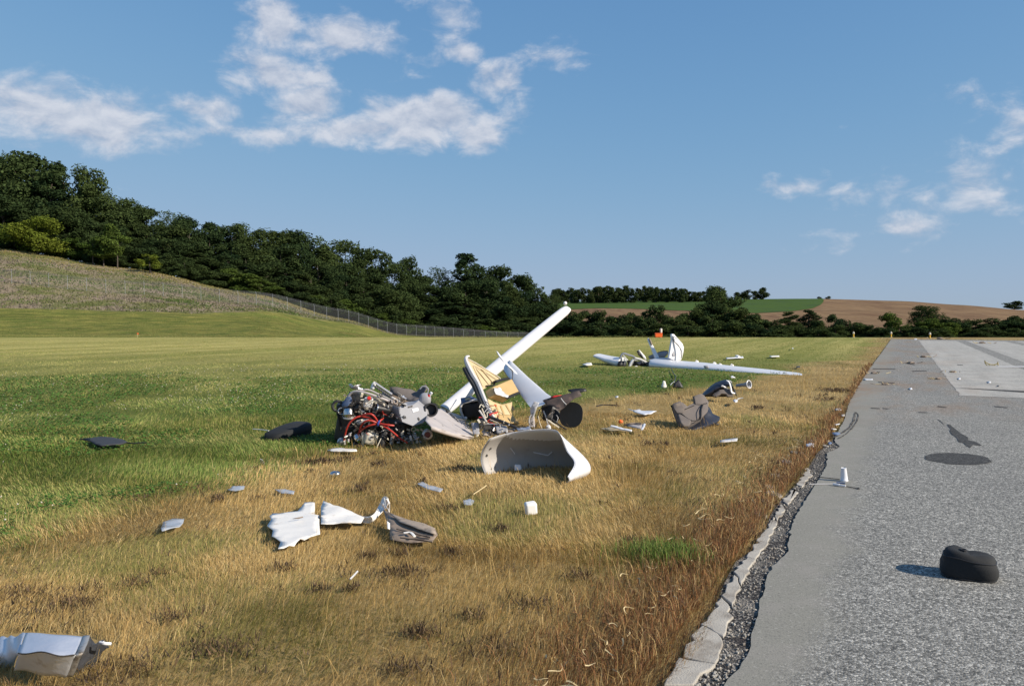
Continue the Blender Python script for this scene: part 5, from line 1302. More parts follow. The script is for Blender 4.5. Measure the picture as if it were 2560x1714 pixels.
pad('side_bolster', [(1130, 605, -.03), (1190, 605, -.03), (1240, 640, -.05), (1330, 700, -.10), (1290, 780, -.14), (1215, 785, -.15), (1175, 740, -.13)], M['brownfab'], st, 11.23, .05, bev=.02)
pad('side_bolster', [(1480, 480, .08), (1530, 475, .09), (1530, 590, .02), (1445, 675, -.06), (1450, 560, .02)], M['brownfab'], st, 11.23, .05, bev=.02)
for pts in [[(1130, 600, -.06), (1190, 605, -.06), (1260, 660, -.09), (1335, 700, -.12)], [(1445, 680, -.09), (1450, 570, -.03), (1475, 490, .05), (1530, 465, .07)], [(1335, 700, -.12), (1400, 695, -.12), (1445, 680, -.09)], [(1240, 545, -.02), (1300, 520, .02), (1360, 495, .05)]]:
    mb = MB(); mb.tube([S5(x, y, d * 2.0 - .11) for x, y, d in pts], .006, n=6); mb.build('piping', M['blackfab'], st)
# bottom cushion, dark
q = [(1190, 790, -.05), (1300, 790, -.12), (1450, 700, -.10), (1530, 560, .05), (1590, 620, .10), (1690, 660, .05), (1690, 700, 0), (1640, 740, -.10), (1480, 790, -.30), (1300, 850, -.42), (1230, 820, -.30)]
mb = MB(); mb.plate([S5(x, y, d) for x, y, d in q], .05, .01, 5, 3); mb.build('seat_cushion', M['navy'], st, solid=.05, bevel=.012)
mb = MB(); mb.plate([S5(1530, 500, .1), S5(1560, 540, .12), (S5(1600, 620, .1)), S5(1540, 640, .0), S5(1440, 690, -.06), S5(1525, 600, .02)], .05, .01, 5, 2); mb.build('side_panel', M['navy'], st, solid=.03)
mb = MB(); mb.tube([S5(1065, 490, .03), S5(1090, 570, .02), S5(1130, 680, -.04), S5(1180, 790, -.08)], .022, n=8); mb.build('edge_roll', M['blackfab'], st)
mb = MB(); mb.blob(S5(1650, 745, -.02), (.05, .03, .02), n=10, m=6, jit=.3); mb.build('bent_foot', M['dark'], st)
flat([P(*K5(x, y)) for x, y in [(1180, 800), (1300, 850), (1640, 750), (1690, 680), (1500, 700)]])

s2 = thing('seat_shell', 'dark navy seat shell with torn white rim, overturned behind the brown seat', 'seat', P(1790, 992))
Q5 = at(K5, 14.6)
rowsS = []
for x, y, w_, d in [(1460, 365, 8, 0), (1540, 300, 30, 0), (1640, 225, 40, .05), (1720, 195, 50, .08), (1790, 175, 40, .1), (1850, 200, 50, .1), (1885, 290, 50, .05)]:
    rowsS.append([Q5(x - w_ * .4, y - w_ * .35, d + .12), Q5(x, y + w_ * .1, d), Q5(x + w_ * .5, y + w_ * 1.0, d - .1), Q5(x + w_ * .75, y + w_ * 1.6, d - .08)])
mb = MB(); mb.grid([catmull([r[k] for r in rowsS], 4) for k in range(4)]); mb.build('shell', M['navy'], s2, solid=.02)
mb = MB(); mb.plate([Q5(1620, 390, -.1), Q5(1600, 360, -.05), Q5(1700, 290, -.05), Q5(1790, 280, -.05), Q5(1840, 310, -.05), Q5(1880, 380, -.1), Q5(1800, 385, -.12), Q5(1780, 350, -.1), Q5(1720, 345, -.1), Q5(1650, 385, -.12)], .05, .02, 5, 2); mb.build('cushion', M['brownfab'], s2, solid=.05, bevel=.01)
mb = MB(); mb.plate([Q5(1640, 380, .05), Q5(1460, 372, .05), Q5(1560, 300, .03), Q5(1720, 220, .0), Q5(1850, 290, .0), Q5(1870, 375, .02)], .06, .02, 5, 2); mb.build('seat_back', M['navy'], s2, solid=.03)
mb = MB(); mb.tube([Q5(1790, 160, -.05), Q5(1825, 190, -.08), Q5(1845, 250, -.1), Q5(1860, 320, -.12), Q5(1905, 335, -.12)], [.02, .03, .03, .035, .015], n=6, flat=.4); mb.build('torn_rim', M['white'], s2)
mb = MB(); mb.tube([Q5(1785, 165, -.05), Q5(1840, 170, -.05), Q5(1860, 195, -.05)], .014, n=6, flat=.5); mb.build('torn_rim', M['white'], s2)
mb = MB(); mb.plate([Q5(1715, 230, -.13), Q5(1740, 225, -.13), Q5(1785, 250, -.13), Q5(1780, 265, -.13), Q5(1720, 248, -.13)], .03, .005); mb.build('white_tab', M['white'], s2, solid=.005)

# ---------------------------------------------------------------- far wing assembly
fw = thing('white_wing', 'long white aircraft wing lying flat across the green grass', 'wing', P(1830, 930))
def W4(x, y, Y): return PD(*K4(x, y), Y)
mb = MB(); secs = []
for (x, yt, yb_, Y, ch) in [(752, 318, 398, 25.2, .55), (775, 312, 402, 25.1, .6), (1000, 330, 420, 24.6, .60), (1300, 352, 446, 23.9, .58), (1600, 390, 470, 23.1, .54), (1900, 424, 484, 22.3, .48), (2120, 452, 492, 21.8, .42), (2260, 472, 492, 21.45, .34), (2295, 478, 488, 21.35, .2)]:
    a = W4(x, yt, Y); b = W4(x, yb_, Y); c = (a + b) / 2; c = c + Vector((0, ch * .5, 0))
    secs.append((c, (a - b) / 2 * .95, Vector((.35, .95, .10)).normalized() * ch))
n = 24; rings = []
for (c, a, b) in secs:
    rg = []
    for j in range(n):
        t = 2 * math.pi * j / n; cx = math.cos(t); th = math.sin(t)
        rg.append(c + b * cx + a * th * (0.35 + .65 * (1 - cx) / 2) * 1.25)
    rings.append(rg)
mb.rings(rings); wg = mb.build('wing_skin', M['white'], fw, ang=60)
mb = MB(); mb.plate([W4(1270, 388, 23.58), W4(1310, 384, 23.53), W4(1325, 398, 23.48), W4(1315, 412, 23.48), W4(1275, 406, 23.53)], .1, .0); mb.build('intake_patch', M['grey'], wg, solid=.02)
for k, (x, y, Y) in enumerate([(1195, 348, 24.3), (1375, 365, 23.9), (1435, 380, 23.7), (1555, 386, 23.4)]):
    mb = MB(); c = W4(x, y, Y + .3); mb.plate([c + Vector((-.06, 0, -.02)), c + Vector((.0, 0, .07)), c + Vector((.07, 0, .03)), c + Vector((.09, .02, -.03))], .05, .02, 8, k); mb.build('hinge_bracket', M['whitedull'], fw, solid=.01)
mb = MB(); mb.tube([W4(2105, 478, 21.6), W4(2125, 496, 21.55), W4(2150, 486, 21.55)], .018, n=6); mb.build('tip_light', M['dark'], fw)
flat([W4(760, 400, 25.0), W4(2295, 490, 21.3), W4(2295, 470, 21.9), W4(760, 330, 26.2)])

fw2 = thing('wing_root_wreck', 'smashed white wing root with bent open frames beside the long wing', 'aircraft wreck', P(1590, 920))
mb = MB(); secs = [(W4(190, 285, 26.4) + Vector((0, .1, 0)), Vector((0, 0, .07)), Vector((.2, .25, 0))), (W4(300, 325, 26.1) + Vector((0, .1, 0)), Vector((0, 0, .13)), Vector((.2, .35, 0))), (W4(400, 352, 25.8) + Vector((0, .1, 0)), Vector((0, 0, .17)), Vector((.2, .4, 0))), (W4(440, 358, 25.7) + Vector((0, .1, 0)), Vector((0, 0, .19)), Vector((.2, .4, 0)))]
loft(mb, secs, 18); mb.build('wing_stub', M['white'], fw2, ang=60)
def strap(pts, r, mat, parent, name='bent_frame', Yd=25.6, flat_=.45, n=6):
    mb = MB(); mb.tube([W4(x, y, Yd + (d[0] if d else 0)) for x, y, *d in pts], r, n=n, flat=flat_); return mb.build(name, M[mat], parent)
strap([(410, 310), (440, 262), (500, 275), (560, 300), (540, 350), (510, 412)], .07, 'grey', fw2)
strap([(560, 305), (620, 320), (680, 350), (740, 375)], .07, 'whitedull', fw2)
strap([(440, 268), (470, 310), (490, 330)], .05, 'whitedull', fw2)
strap([(545, 320), (520, 365), (505, 412)], .09, 'white', fw2, Yd=25.4)
strap([(560, 330), (610, 325), (650, 345), (690, 370)], .05, 'greyrim', fw2)
for k, (pts, m_, Yd) in enumerate([([(580, 235), (605, 225), (650, 265), (672, 300), (640, 310), (600, 280)], 'dark', 25.8), ([(600, 228), (612, 222), (670, 290), (685, 325), (670, 330)], 'whitedull', 25.7), ([(700, 290), (760, 262), (850, 240), (900, 236), (905, 260), (870, 300), (780, 320), (720, 320)], 'grey', 25.9), ([(560, 390), (580, 385), (625, 410), (600, 420), (560, 418)], 'white', 25.2), ([(480, 330), (620, 345), (700, 360), (740, 390), (620, 392), (500, 385)], 'dark', 25.7), ([(690, 330), (760, 310), (900, 300), (1040, 320), (1030, 340), (770, 345)], 'white', 25.6), ([(575, 345), (640, 335), (660, 370), (590, 380)], 'navy', 25.5), ([(680, 350), (750, 330), (760, 390), (690, 400)], 'dark', 25.4)]):
    mb = MB(); mb.plate([W4(x, y, Yd) for x, y in pts], .08, .06, 4, k); mb.build('torn_panel', M[m_], fw2, solid=.02)
for x, y in ((415, 378), (445, 380)):
    mb = MB(); mb.blob(W4(x, y, 25.3), (.10, .08, .13), n=10, m=8, jit=.35, seed=int(x)); mb.build('black_wheel_cover', M['black'], fw2)
strap([(800, 250), (840, 238), (890, 234), (903, 240)], .012, 'black', fw2, 'hoop', 25.7, 1)
sp = [W4(690, 118, 26.0), W4(705, 98, 26.0), W4(740, 160, 25.9), W4(815, 305, 25.7), W4(770, 315, 25.7), W4(715, 180, 25.9)]
mb = MB(); mb.plate(sp, .1, .01, 3, 1); spar = mb.build('upright_spar', M['white'], fw2, solid=.10, bevel=.02)
mb = MB(); mb.plate([W4(703, 108, 25.94), W4(720, 118, 25.93), W4(745, 172, 25.85), W4(730, 178, 25.85)], .1, .01, 3, 1); mb.build('torn_end', M['brownskin'], spar, solid=.12)
fin = [(936, 70), (945, 58), (960, 62), (975, 82), (1010, 118), (1048, 158), (1060, 195), (1058, 240), (1045, 290), (1035, 320), (990, 335), (945, 322), (910, 305), (925, 215), (940, 115)]
hole = [(945, 270), (960, 240), (980, 270), (975, 285), (950, 290)]
mb = MB(); mb.plate([W4(x, y, 25.5 + (x - 980) * .003) for x, y in fin], .08, .02, 3, 2); fo = mb.build('upright_fin', M['white'], fw2, solid=.07, bevel=.015)
mb = MB(); mb.plate([W4(x, y, 25.44 + (x - 980) * .003) for x, y in hole], .08, .0); mb.build('fin_hole', M['grey'], fo, solid=.02)
strap([(945, 105), (985, 155), (1025, 200), (1045, 250), (1038, 310)], .04, 'black', fo, 'black_stripe', 25.36 , .3)
strap([(950, 80), (985, 100), (1000, 112)], .035, 'grey', fo, 'grey_stripe', 25.36, .3)
strap([(990, 150), (1020, 190), (1032, 250), (1020, 300)], .018, 'grey', fo, 'grey_stripe', 25.36, .3)
cb = thing('black_cable', 'thin black cable trailing on the grass from the white wing', 'cable', P(1690, 950))
mb = MB(); mb.tube([P(*K5(x, y), .05) for x, y in [(1060, 5), (1080, 60), (1110, 110), (1108, 150), (1095, 180)]], .012, n=5); mb.build('lead', M['black'], cb)
mb = MB(); mb.tube([P(*K5(x, y), .05) for x, y in [(1098, 178), (1060, 205), (1045, 225)]], .008, n=5); mb.build('frayed_end', M['greyrim'], cb)

# ---------------------------------------------------------------- small fragments on the grass
CL = 'clear plastic canopy fragment lying on dry grass'
for k, (px, lab) in enumerate([
    ([(402, 1322), (408, 1302), (432, 1296), (461, 1297), (458, 1308), (448, 1318), (425, 1323), (405, 1328)], 'largest clear canopy shard, left of the torn white skin'),
    ([(569, 1224), (580, 1216), (612, 1214), (610, 1223), (588, 1226)], 'long clear canopy shard at the edge of the green grass'),
    ([(686, 1222), (715, 1222), (737, 1228), (734, 1235), (700, 1230)], 'narrow clear canopy strip behind the torn white skin'),
    ([(1043, 1208), (1055, 1201), (1075, 1212), (1108, 1222), (1100, 1230), (1070, 1222)], 'bent bluish canopy strip between torn skin and cowling'),
    ([(1157, 1250), (1175, 1247), (1186, 1250), (1180, 1260), (1160, 1260)], 'small clear canopy chip near the white foam block')]):
    lying('canopy_shard', lab, 'plastic shard', px, M['clearp'], .045, .005, .014, 9, .03, k)
mb = MB(); mb.plate([P(651, 1160, .03), P(650, 1148, .14), P(657, 1150, .12), P(662, 1160, .03)], .02, .01); tag(mb.build('canopy_shard', M['clearp'], None, solid=.005), 'tiny clear canopy shard standing among clover', 'plastic shard')
mb = MB(); c = P(838, 1194); mb.blob(c + Vector((0, 0, .035)), (.055, .05, .035), n=14, m=8, p=.8); o = mb.build('metal_cap', M['chrome'], None); tag(o, 'small shiny metal cap beside the dark weed clump', 'cap')
mb = MB(); c = P(1327, 1292); mb.box(c + Vector((0, .03, .065)), (.095, .08, .10), rot(6, -6, 14)); tag(mb.build('foam_block', pmat('white_foam', (.82, .80, .76), .8, var=.05), None, bevel=.018, segs=3), 'small white foam block standing in the dry grass', 'block')
def stick(px, r, mat, label, name='stick', z=.06, cat='stick'):
    mb = MB(); mb.tube([P(u, v, z + .01 * i) for i, (u, v) in enumerate(px)], r, n=5, smooth=3); tag(mb.build(name, mat, None), label, cat)
stick([(1183, 1235), (1200, 1224), (1216, 1213)], .005, M['straw'], 'thin pale rod in dry grass in front of the cowling', 'thin_rod', .08, 'rod')
stick([(875, 1447), (885, 1437), (894, 1427)], .006, M['greyrim'], 'thin grey rod in dry grass below the torn skin', 'thin_rod', .10, 'rod')
stick([(632, 1072), (650, 1073), (672, 1076)], .006, M['whitedull'], 'thin white strip in green grass before the black cushion', 'thin_strip', .06, 'strip')
lying('white_crescent', 'white crescent-shaped skin fragment at the edge of the scorched grass', 'skin fragment', [(470, 535, .03), (560, 560, .06), (630, 548, .10), (660, 565, .05), (860, 575, .03), (790, 605, .0), (700, 622, 0), (640, 610, 0), (560, 580, .0)], M['white'], .06, .008, .01, 6, .05, 4, K=K5)
wn_ = thing('broken_window', 'broken window pane with dark frame and bent beige strip on the grass', 'window', P(1560, 1074))
pp = [P(*K5(x, y), .08 + z * .4) for x, y, z in [(450, 765, .0), (500, 742, .06), (580, 735, .08), (660, 742, .08), (690, 748, .06), (660, 812, .0), (560, 790, .0)]]
mb = MB(); mb.plate(pp, .05, .01, 5, 2); mb.build('pane', M['mauve'], wn_, solid=.006)
mb = MB(); mb.tube([P(*K5(x, y), .085 + z * .4) for x, y, z in [(430, 760, .0), (500, 740, .07), (580, 732, .09), (665, 740, .09)]], .012, n=6); mb.build('frame', M['brownskin'], wn_)
mb = MB(); mb.tube([P(*K5(x, y), .085 + z * .4) for x, y, z in [(700, 742, .07), (690, 775, .03), (660, 820, .0)]], .016, n=6, flat=.6); mb.build('frame', M['white'], wn_)
mb = MB(); mb.plate([P(*K5(x, y), .06 + z * .3) for x, y, z in [(110, 795, .03), (270, 775, .06), (430, 795, .05), (520, 825, .03), (440, 838, .0), (250, 830, 0)]], .05, .02, 5, 3); mb.build('beige_strip', M['beige'], wn_, solid=.008)
for x, y in ((295, 778), (355, 797), (415, 815), (480, 825)):
    mb = MB(); mb.box(P(*K5(x, y), .10), (.10, .05, .025), rot(5, 8, -20)); mb.build('white_clip', M['white'], wn_, bevel=.008)
flat(pp)
mb = MB(); mb.blob(P(*K5(380, 712), .05), (.034, .03, .028), n=10, m=8, jit=.4, seed=3); tag(mb.build('orange_lump', M['orange'], None), 'small crumpled orange lump behind the broken window', 'lump')
mb = MB(); c = P(*K5(200, 500)); mb.tube([P(*K5(x, y), .09) for x, y in [(60, 505), (130, 490), (220, 488), (330, 497)]], .01, n=5); tag(mb.build('dark_strip', M['black'], None), 'thin dark strip curving over scorched grass right of the bulkhead', 'strip')
lying('flat_fragment', 'flat grey slat lying alone on dry grass near the verge', 'slat', [(1705, 960), (1880, 935), (1940, 935), (1930, 965), (1815, 975), (1705, 982)], M['greyrim'], .08, .01, .006, 5, .05, 3, K=K5)
lying('white_chip', 'small white chip with a rod in dry grass beside the navy seat shell', 'chip', [(1875, 430), (1905, 415), (1940, 425), (1935, 445), (1900, 452)], M['white'], .09, .02, .01, 5, .04, 3, K=K5)
stick([K5(1935, 410), K5(1970, 402), K5(2010, 396)], .01, M['whitedull'], 'short pale rod beside the white chip in dry grass', 'thin_rod', .1, 'rod')
lying('white_triangle', 'small white triangular fragment standing before the long wing', 'skin fragment', [(1845, 130, .0), (1850, 110, .15), (1860, 98, .18), (1910, 128, .02)], M['white'], .05, .01, .01, 5, .05, 3, K=K5)
ft = thing('grey_funnel', 'grey tube with a flared rim lying on grass near the wing tip', 'tube', P(1865, 966))
a = P(*K5(1925, 232), .09); b = P(*K5(2090, 215), .14)
mb = MB(); mb.lathe(a, b - a, [(0, .03), ((b - a).length * .7, .04), ((b - a).length * .85, .06), ((b - a).length, .085)], n=16, caps=False); mb.build('cone', M['grey'], ft, solid=.006)
mb = MB(); mb.torus(b, b - a, .085, .010, n=22, m=6); mb.build('rim', M['white'], ft)
mb = MB(); c = P(*K5(960, 268)); mb.plate([c + Vector((-.08, 0, 0)), c + Vector((-.02, .02, .17)), c + Vector((.02, .03, .16)), c + Vector((.07, 0, .0))], .05, .03, 6, 1); tag(mb.build('upright_fragment', M['whitedull'], None, solid=.02), 'small white and grey fragment standing upright in green grass', 'skin fragment')
mb = MB(); c = P(*K5(1135, 268)); mb.plate([c + Vector((-.12, 0, 0)), c + Vector((-.08, .02, .11)), c + Vector((.04, .03, .2)), c + Vector((.13, 0, .04)), c + Vector((.14, -.02, 0))], .05, .04, 6, 2); tag(mb.build('upright_fragment', M['black'], None, solid=.02), 'small black fragment standing upright near the cable end', 'fragment')
for k, (px, z, m_, lab) in enumerate([
    ([(305, 385), (330, 372), (352, 378), (335, 392)], .07, 'white', 'tiny white chip in green grass left of the white crescent'),
    ([(1660, 195), (1680, 190), (1688, 200), (1668, 205)], .08, 'white', 'tiny white chip in green grass behind the navy shell')]):
    lying('white_chip', lab, 'chip', px, M[m_], z, .015, .005, 5, .04, k, K=K5)
for k, (px, z, m_, lab) in enumerate([
    ([(1500, 305), (1590, 300), (1670, 290), (1680, 305), (1600, 308), (1505, 315)], .06, 'white', 'long thin white strip on green grass behind the wing'),
    ([(1590, 282), (1620, 276), (1650, 292), (1620, 295)], .09, 'whitedull', 'white curled chip above the thin strip behind the wing'),
    ([(1945, 285), (2040, 282), (2050, 292), (1960, 296)], .07, 'whitedull', 'pale flat strip in green grass beyond the wing tip'),
    ([(25, 372), (70, 358), (115, 355), (125, 378), (60, 382)], .08, 'whitedull', 'pale crumpled fragment left of the smashed wing root'),
    ([(2178, 205), (2188, 202), (2192, 210), (2182, 213)], .09, 'white', 'tiny white dot of debris far out on the green grass'),
    ([(2220, 395), (2255, 390), (2262, 402), (2225, 405)], .06, 'black', 'small black scrap in green grass beyond the wing tip'),
    ([(850, 560), (862, 555), (875, 575), (858, 575)], .08, 'white', 'tiny white chip below the wing beside the cable')]):
    lying('scrap', lab, 'scrap', px, M[m_], z, .02, .01, 3, .08, k, K=K4)

# ---------------------------------------------------------------- along the verge and on the pavement
z0 = .03
lying('white_card', 'white rectangular card lying on red-brown weeds by the verge', 'card', [(408, 1100), (440, 1092), (478, 1093), (478, 1120), (440, 1124), (412, 1118)], M['white'], .06, .01, .004, 5, .03, 1, K=C5)
for k, (px, m_, lab) in enumerate([
    ([(655, 795), (690, 780), (715, 785), (722, 800), (690, 802)], 'white', 'crumpled white paper scrap highest along the pavement verge'),
    ([(660, 925), (705, 915), (708, 922), (670, 932)], 'white', 'narrow white strip at the pavement edge above the blue scrap'),
    ([(612, 955), (650, 962), (680, 968), (640, 972)], 'whitedull', 'white and dark shard touching the pavement edge beside the blue scrap'),
    ([(640, 995), (690, 992), (715, 1008), (690, 1018), (645, 1015)], 'bluegrey', 'blue plastic scrap at the pavement edge'),
    ([(600, 1085), (625, 1078), (638, 1090), (612, 1100)], 'bluegrey', 'small blue flake lying at the pavement crack corner'),
    ([(715, 838), (750, 836), (752, 848), (720, 850)], 'greyrim', 'small grey flake at the pavement edge below the paper scrap'),
    ([(920, 520), (1000, 522), (1002, 528), (930, 530)], 'white', 'thin white strip at the edge of the pavement far along'),
    ([(1320, 602), (1345, 598), (1352, 610), (1330, 614)], 'white', 'lone white chip on the grey asphalt beside the painted bar'),
    ([(1755, 515), (1778, 513), (1780, 524), (1758, 526)], 'white', 'small white chip on the painted bar near its worn edge'),
    ([(2015, 545), (2045, 543), (2050, 554), (2025, 556)], 'white', 'white chip on the painted bar near the white blade'),
    ([(1365, 165), (1392, 164), (1394, 172), (1368, 173)], 'white', 'tiny white dot at the far end of the pavement'),
    ([(2105, 578), (2120, 576), (2120, 586), (2108, 587)], 'black', 'tiny black dot of debris on the painted bar')]):
    lying('scrap', lab, 'scrap', px, M[m_], z0 + .015, .008, .008, 6, .05, k, K=C5, grass=False)
rr = random.Random(9)
for k, (x, y, n_, lab) in enumerate([(1580, 525, 9, 'brown clump of roots and soil on the asphalt beside the painted bar'), (1105, 573, 8, 'dark clump of soil and twigs on the asphalt near the verge'), (1705, 465, 6, 'small earthy clod on the edge of the painted bar'), (1340, 385, 6, 'scatter of dry twigs on the soiled asphalt'), (1010, 475, 8, 'pale clump of dry turf at the pavement edge'), (1600, 170, 7, 'dark clod at the far end of the pavement'), (1970, 208, 5, 'dark clod far out on the painted bars'), (1450, 330, 5, 'thin clod on the brown soil smear')]):
    cl = thing('soil_clod', lab, 'clod', P(*C5(x, y), z0)); c = P(*C5(x, y), z0); s = c.y / 20
    mb = MB(); mb.blob(c + Vector((0, 0, .02 * s)), (.08 * s, .06 * s, .03 * s), n=9, m=6, jit=.6, seed=k); mb.build('clod', M['brownskin'], cl, smooth=False)
    for j in range(n_):
        d = Vector((rr.uniform(-.3, .3), rr.uniform(-.1, .1), 0)) * s; e = d + Vector((rr.uniform(-.15, .15), rr.uniform(-.05, .05), rr.uniform(0, .05))) * s
        mb = MB(); mb.tube([c + d + Vector((0, 0, .012)), c + e + Vector((0, 0, .02))], .008 * s, n=4, smooth=0); mb.build('twig', M['brownskin'] if j % 2 else M['straw'], cl)
# black pouch
bp = thing('black_pouch', 'rounded black padded pouch with dented top sitting on the asphalt', 'pouch', P(2452, 1452, z0))
c0 = P(2452, 1452, z0) + Vector((-.02, .09, 0)); yaw = math.radians(-24)
ex = Vector((math.cos(yaw), math.sin(yaw), 0)); ey = Vector((-math.sin(yaw), math.cos(yaw), 0))
prof = [(0, .90), (.008, .97), (.03, 1.0), (.065, 1.0), (.09, .985), (.115, .95), (.135, .87), (.146, .75), (.148, .55), (.143, .3), (.138, .05)]
rings = []
for h, k in prof:
    ring = []
    for t in np.linspace(0, 2 * math.pi, 41)[:-1]:
        ct, s_ = math.cos(t), math.sin(t)
        r_ = (abs(ct / .150) ** 3.2 + abs(s_ / .112) ** 3.2) ** (-1 / 3.2)
        x = r_ * ct * k; y = r_ * s_ * k
        hh = h * (1 - .10 * (x / .15)) + (h / .15) * (.010 * math.exp(-((x + .08) / .05) ** 2) - .014 * math.exp(-((x + .005) / .035) ** 2 - ((y - .06) / .045) ** 2) + .008 * math.exp(-((x - .06) / .05) ** 2 - ((y + .03) / .03) ** 2))
        lean = h * .10
        ring.append(c0 + ex * (x + lean * .2 + .006 * math.sin(h * 50 + t * 3)) + ey * (y + .004 * math.sin(t * 4 + h * 40)) + Vector((0, 0, max(.001, hh))))
    rings.append(ring)
mb = MB(); mb.rings(rings); mb.build('body', M['blackfab'], bp, ang=70)
mb = MB(); mb.tube(rings[5] + [rings[5][0]], .004, n=5, smooth=0); mb.build('seam', M['black'], bp)
mb = MB(); mb.tube(rings[1] + [rings[1][0]], .004, n=5, smooth=0); mb.build('seam', M['black'], bp)
q = c0 + ex * -.03 + ey * -.0 + Vector((0, 0, .158)); mb = MB(); mb.torus(q, Vector((0, 0, 1)), .016, .006, n=16, m=6); mb.build('grommet', M['rubber'], bp)
# cup and tools
cup = thing('white_cup', 'white plastic cup standing upside down on the pavement', 'cup', P(2114, 1204, z0)); c = P(2114, 1204, z0) + Vector((0, .03, 0))
mb = MB(); mb.lathe(c, Vector((-.06, 0, 1)), [(.001, .034), (.012, .036), (.014, .0335), (.05, .031), (.122, .0245), (.128, .0255), (.130, .023), (.126, .021), (.126, .001)], n=26); mb.build('wall', M['white'], cup, ang=50)
mb = MB(); mb.torus(c + Vector((0, 0, .008)), Vector((-.06, 0, 1)), .0345, .003, n=26, m=6); mb.build('rim', M['white'], cup)
tb = thing('white_tube', 'small white tube with thin rods and a dark bar for the cup shadow, beside the upside down cup', 'tube', P(2098, 1211, z0))
a = P(*K8(248, 692), z0 + .014); b = P(*K8(345, 706), z0 + .014)
mb = MB(); mb.lathe(a, b - a, [(0, .008), (.004, .012), ((b - a).length * .5, .012), ((b - a).length * .5, .009), ((b - a).length, .008)], n=12); mb.build('barrel', M['white'], tb)
for a_, b_, m_, r in [((68, 692), (250, 690), 'greyrim', .004), ((345, 708), (450, 728), 'black', .004), ((130, 636), (300, 656), 'black', .0035), ((275, 680), (340, 686), 'bluegrey', .008)]:  # the black bar left of the cup stands for the cup's cast shadow
    mb = MB(); mb.tube([P(*K8(*a_), z0 + .008), P(*K8(*b_), z0 + .008)], r, n=6, smooth=0); mb.build('rod', M[m_], tb)
mb = MB(); mb.blob(P(*K8(440, 724), z0 + .008), (.012, .008, .008), n=8, m=6); mb.build('rod_tip', M['black'], tb)
# white blade with wire frame on the runway
wb = thing('white_rod', 'long thin white rod with a bent yellow wire end on the runway', 'rod', P(2500, 916, z0))
a = P(*C5(2105, 412), z0 + .05); b = P(*C5(2700, 414), z0 + .05)
mb = MB(); mb.tube([a, a.lerp(b, .5), b], [.02, .035, .04], n=8, smooth=0, flat=.5); mb.build('spar', M['white'], wb)
for pts in [[(1995, 355), (2000, 385), (2030, 408), (2080, 414), (2110, 410), (2108, 370)], [(1998, 372), (2040, 392), (2080, 395), (2108, 385)], [(2030, 408), (2035, 392)], [(2080, 414), (2082, 395)]]:
    mb = MB(); yy = P(2480, 916).y; mb.tube([PD(*C5(x, y), yy) for x, y in pts], .016, n=5); mb.build('wire_end', pmat('dull_yellow_%d' % pts[0][0], (.30, .24, .08), .6), wb)

# ---------------------------------------------------------------- markers at the end of the field
for (u, vb, lab) in [(2134, 842, 'yellow runway marker post standing in the far grass'), (2228, 843, 'yellow runway marker post at the pavement corner'), (2325, 846, 'yellow runway marker post behind the pavement end')]:
    c = P(u, vb); c.y = min(c.y, 61.5); c.x = (u - 1280) / FOC * c.y
    m_ = thing('marker_post', lab, 'marker', c)
    mb = MB(); mb.cyl(c, c + Vector((0, 0, .30)), .06, .05, n=10); mb.build('stem', M['yellow'], m_)
    mb = MB(); mb.lathe(c + Vector((0, 0, .30)), Vector((0, 0, 1)), [(0, .09), (.03, .09), (.04, .07), (.14, .06), (.17, .02), (.17, .001)], n=12); mb.build('lamp', M['cream'], m_)
    mb = MB(); mb.lathe(c, Vector((0, 0, 1)), [(0, .13), (.02, .13), (.03, .07)], n=12); mb.build('base', M['post'], m_)
c = P(1647, 843); c.y = 61.5; c.x = (1647 - 1280) / FOC * 61.5; 
ob = thing('orange_barricade', 'bright orange box with a white post at the far edge of the field', 'barricade', c)
mb = MB(); mb.box(c + Vector((-.02, 0, .18)), (.56, .3, .30)); mb.build('box', M['orange'], ob, bevel=.02)
mb = MB(); mb.box(c + Vector((-.02, 0, .345)), (.60, .34, .03)); mb.build('lid', M['orange'], ob, bevel=.01)
mb = MB(); mb.cyl(c + Vector((.24, .3, 0)), c + Vector((.24, .3, .62)), .05, n=10); mb.lathe(c + Vector((.24, .3, .40)), Vector((0, 0, 1)), [(0, .06), (.02, .09), (.28, .09), (.31, .05), (.31, .001)], n=12); mb.build('white_post', M['whitedull'], ob)
c = PD(343, 833, 66.0); c.z = float(H(c.x, c.y)); om = thing('orange_flag', 'tiny orange survey marker on the edge of the mown field', 'marker', c)
mb = MB(); mb.cyl(c, c + Vector((0, 0, .38)), .015, n=6); mb.build('stake', M['straw'], om)
mb = MB(); mb.box(c + Vector((.05, 0, .36)), (.14, .02, .12), rot(0, 10, 0)); mb.build('flag', M['orange'], om, bevel=.004)

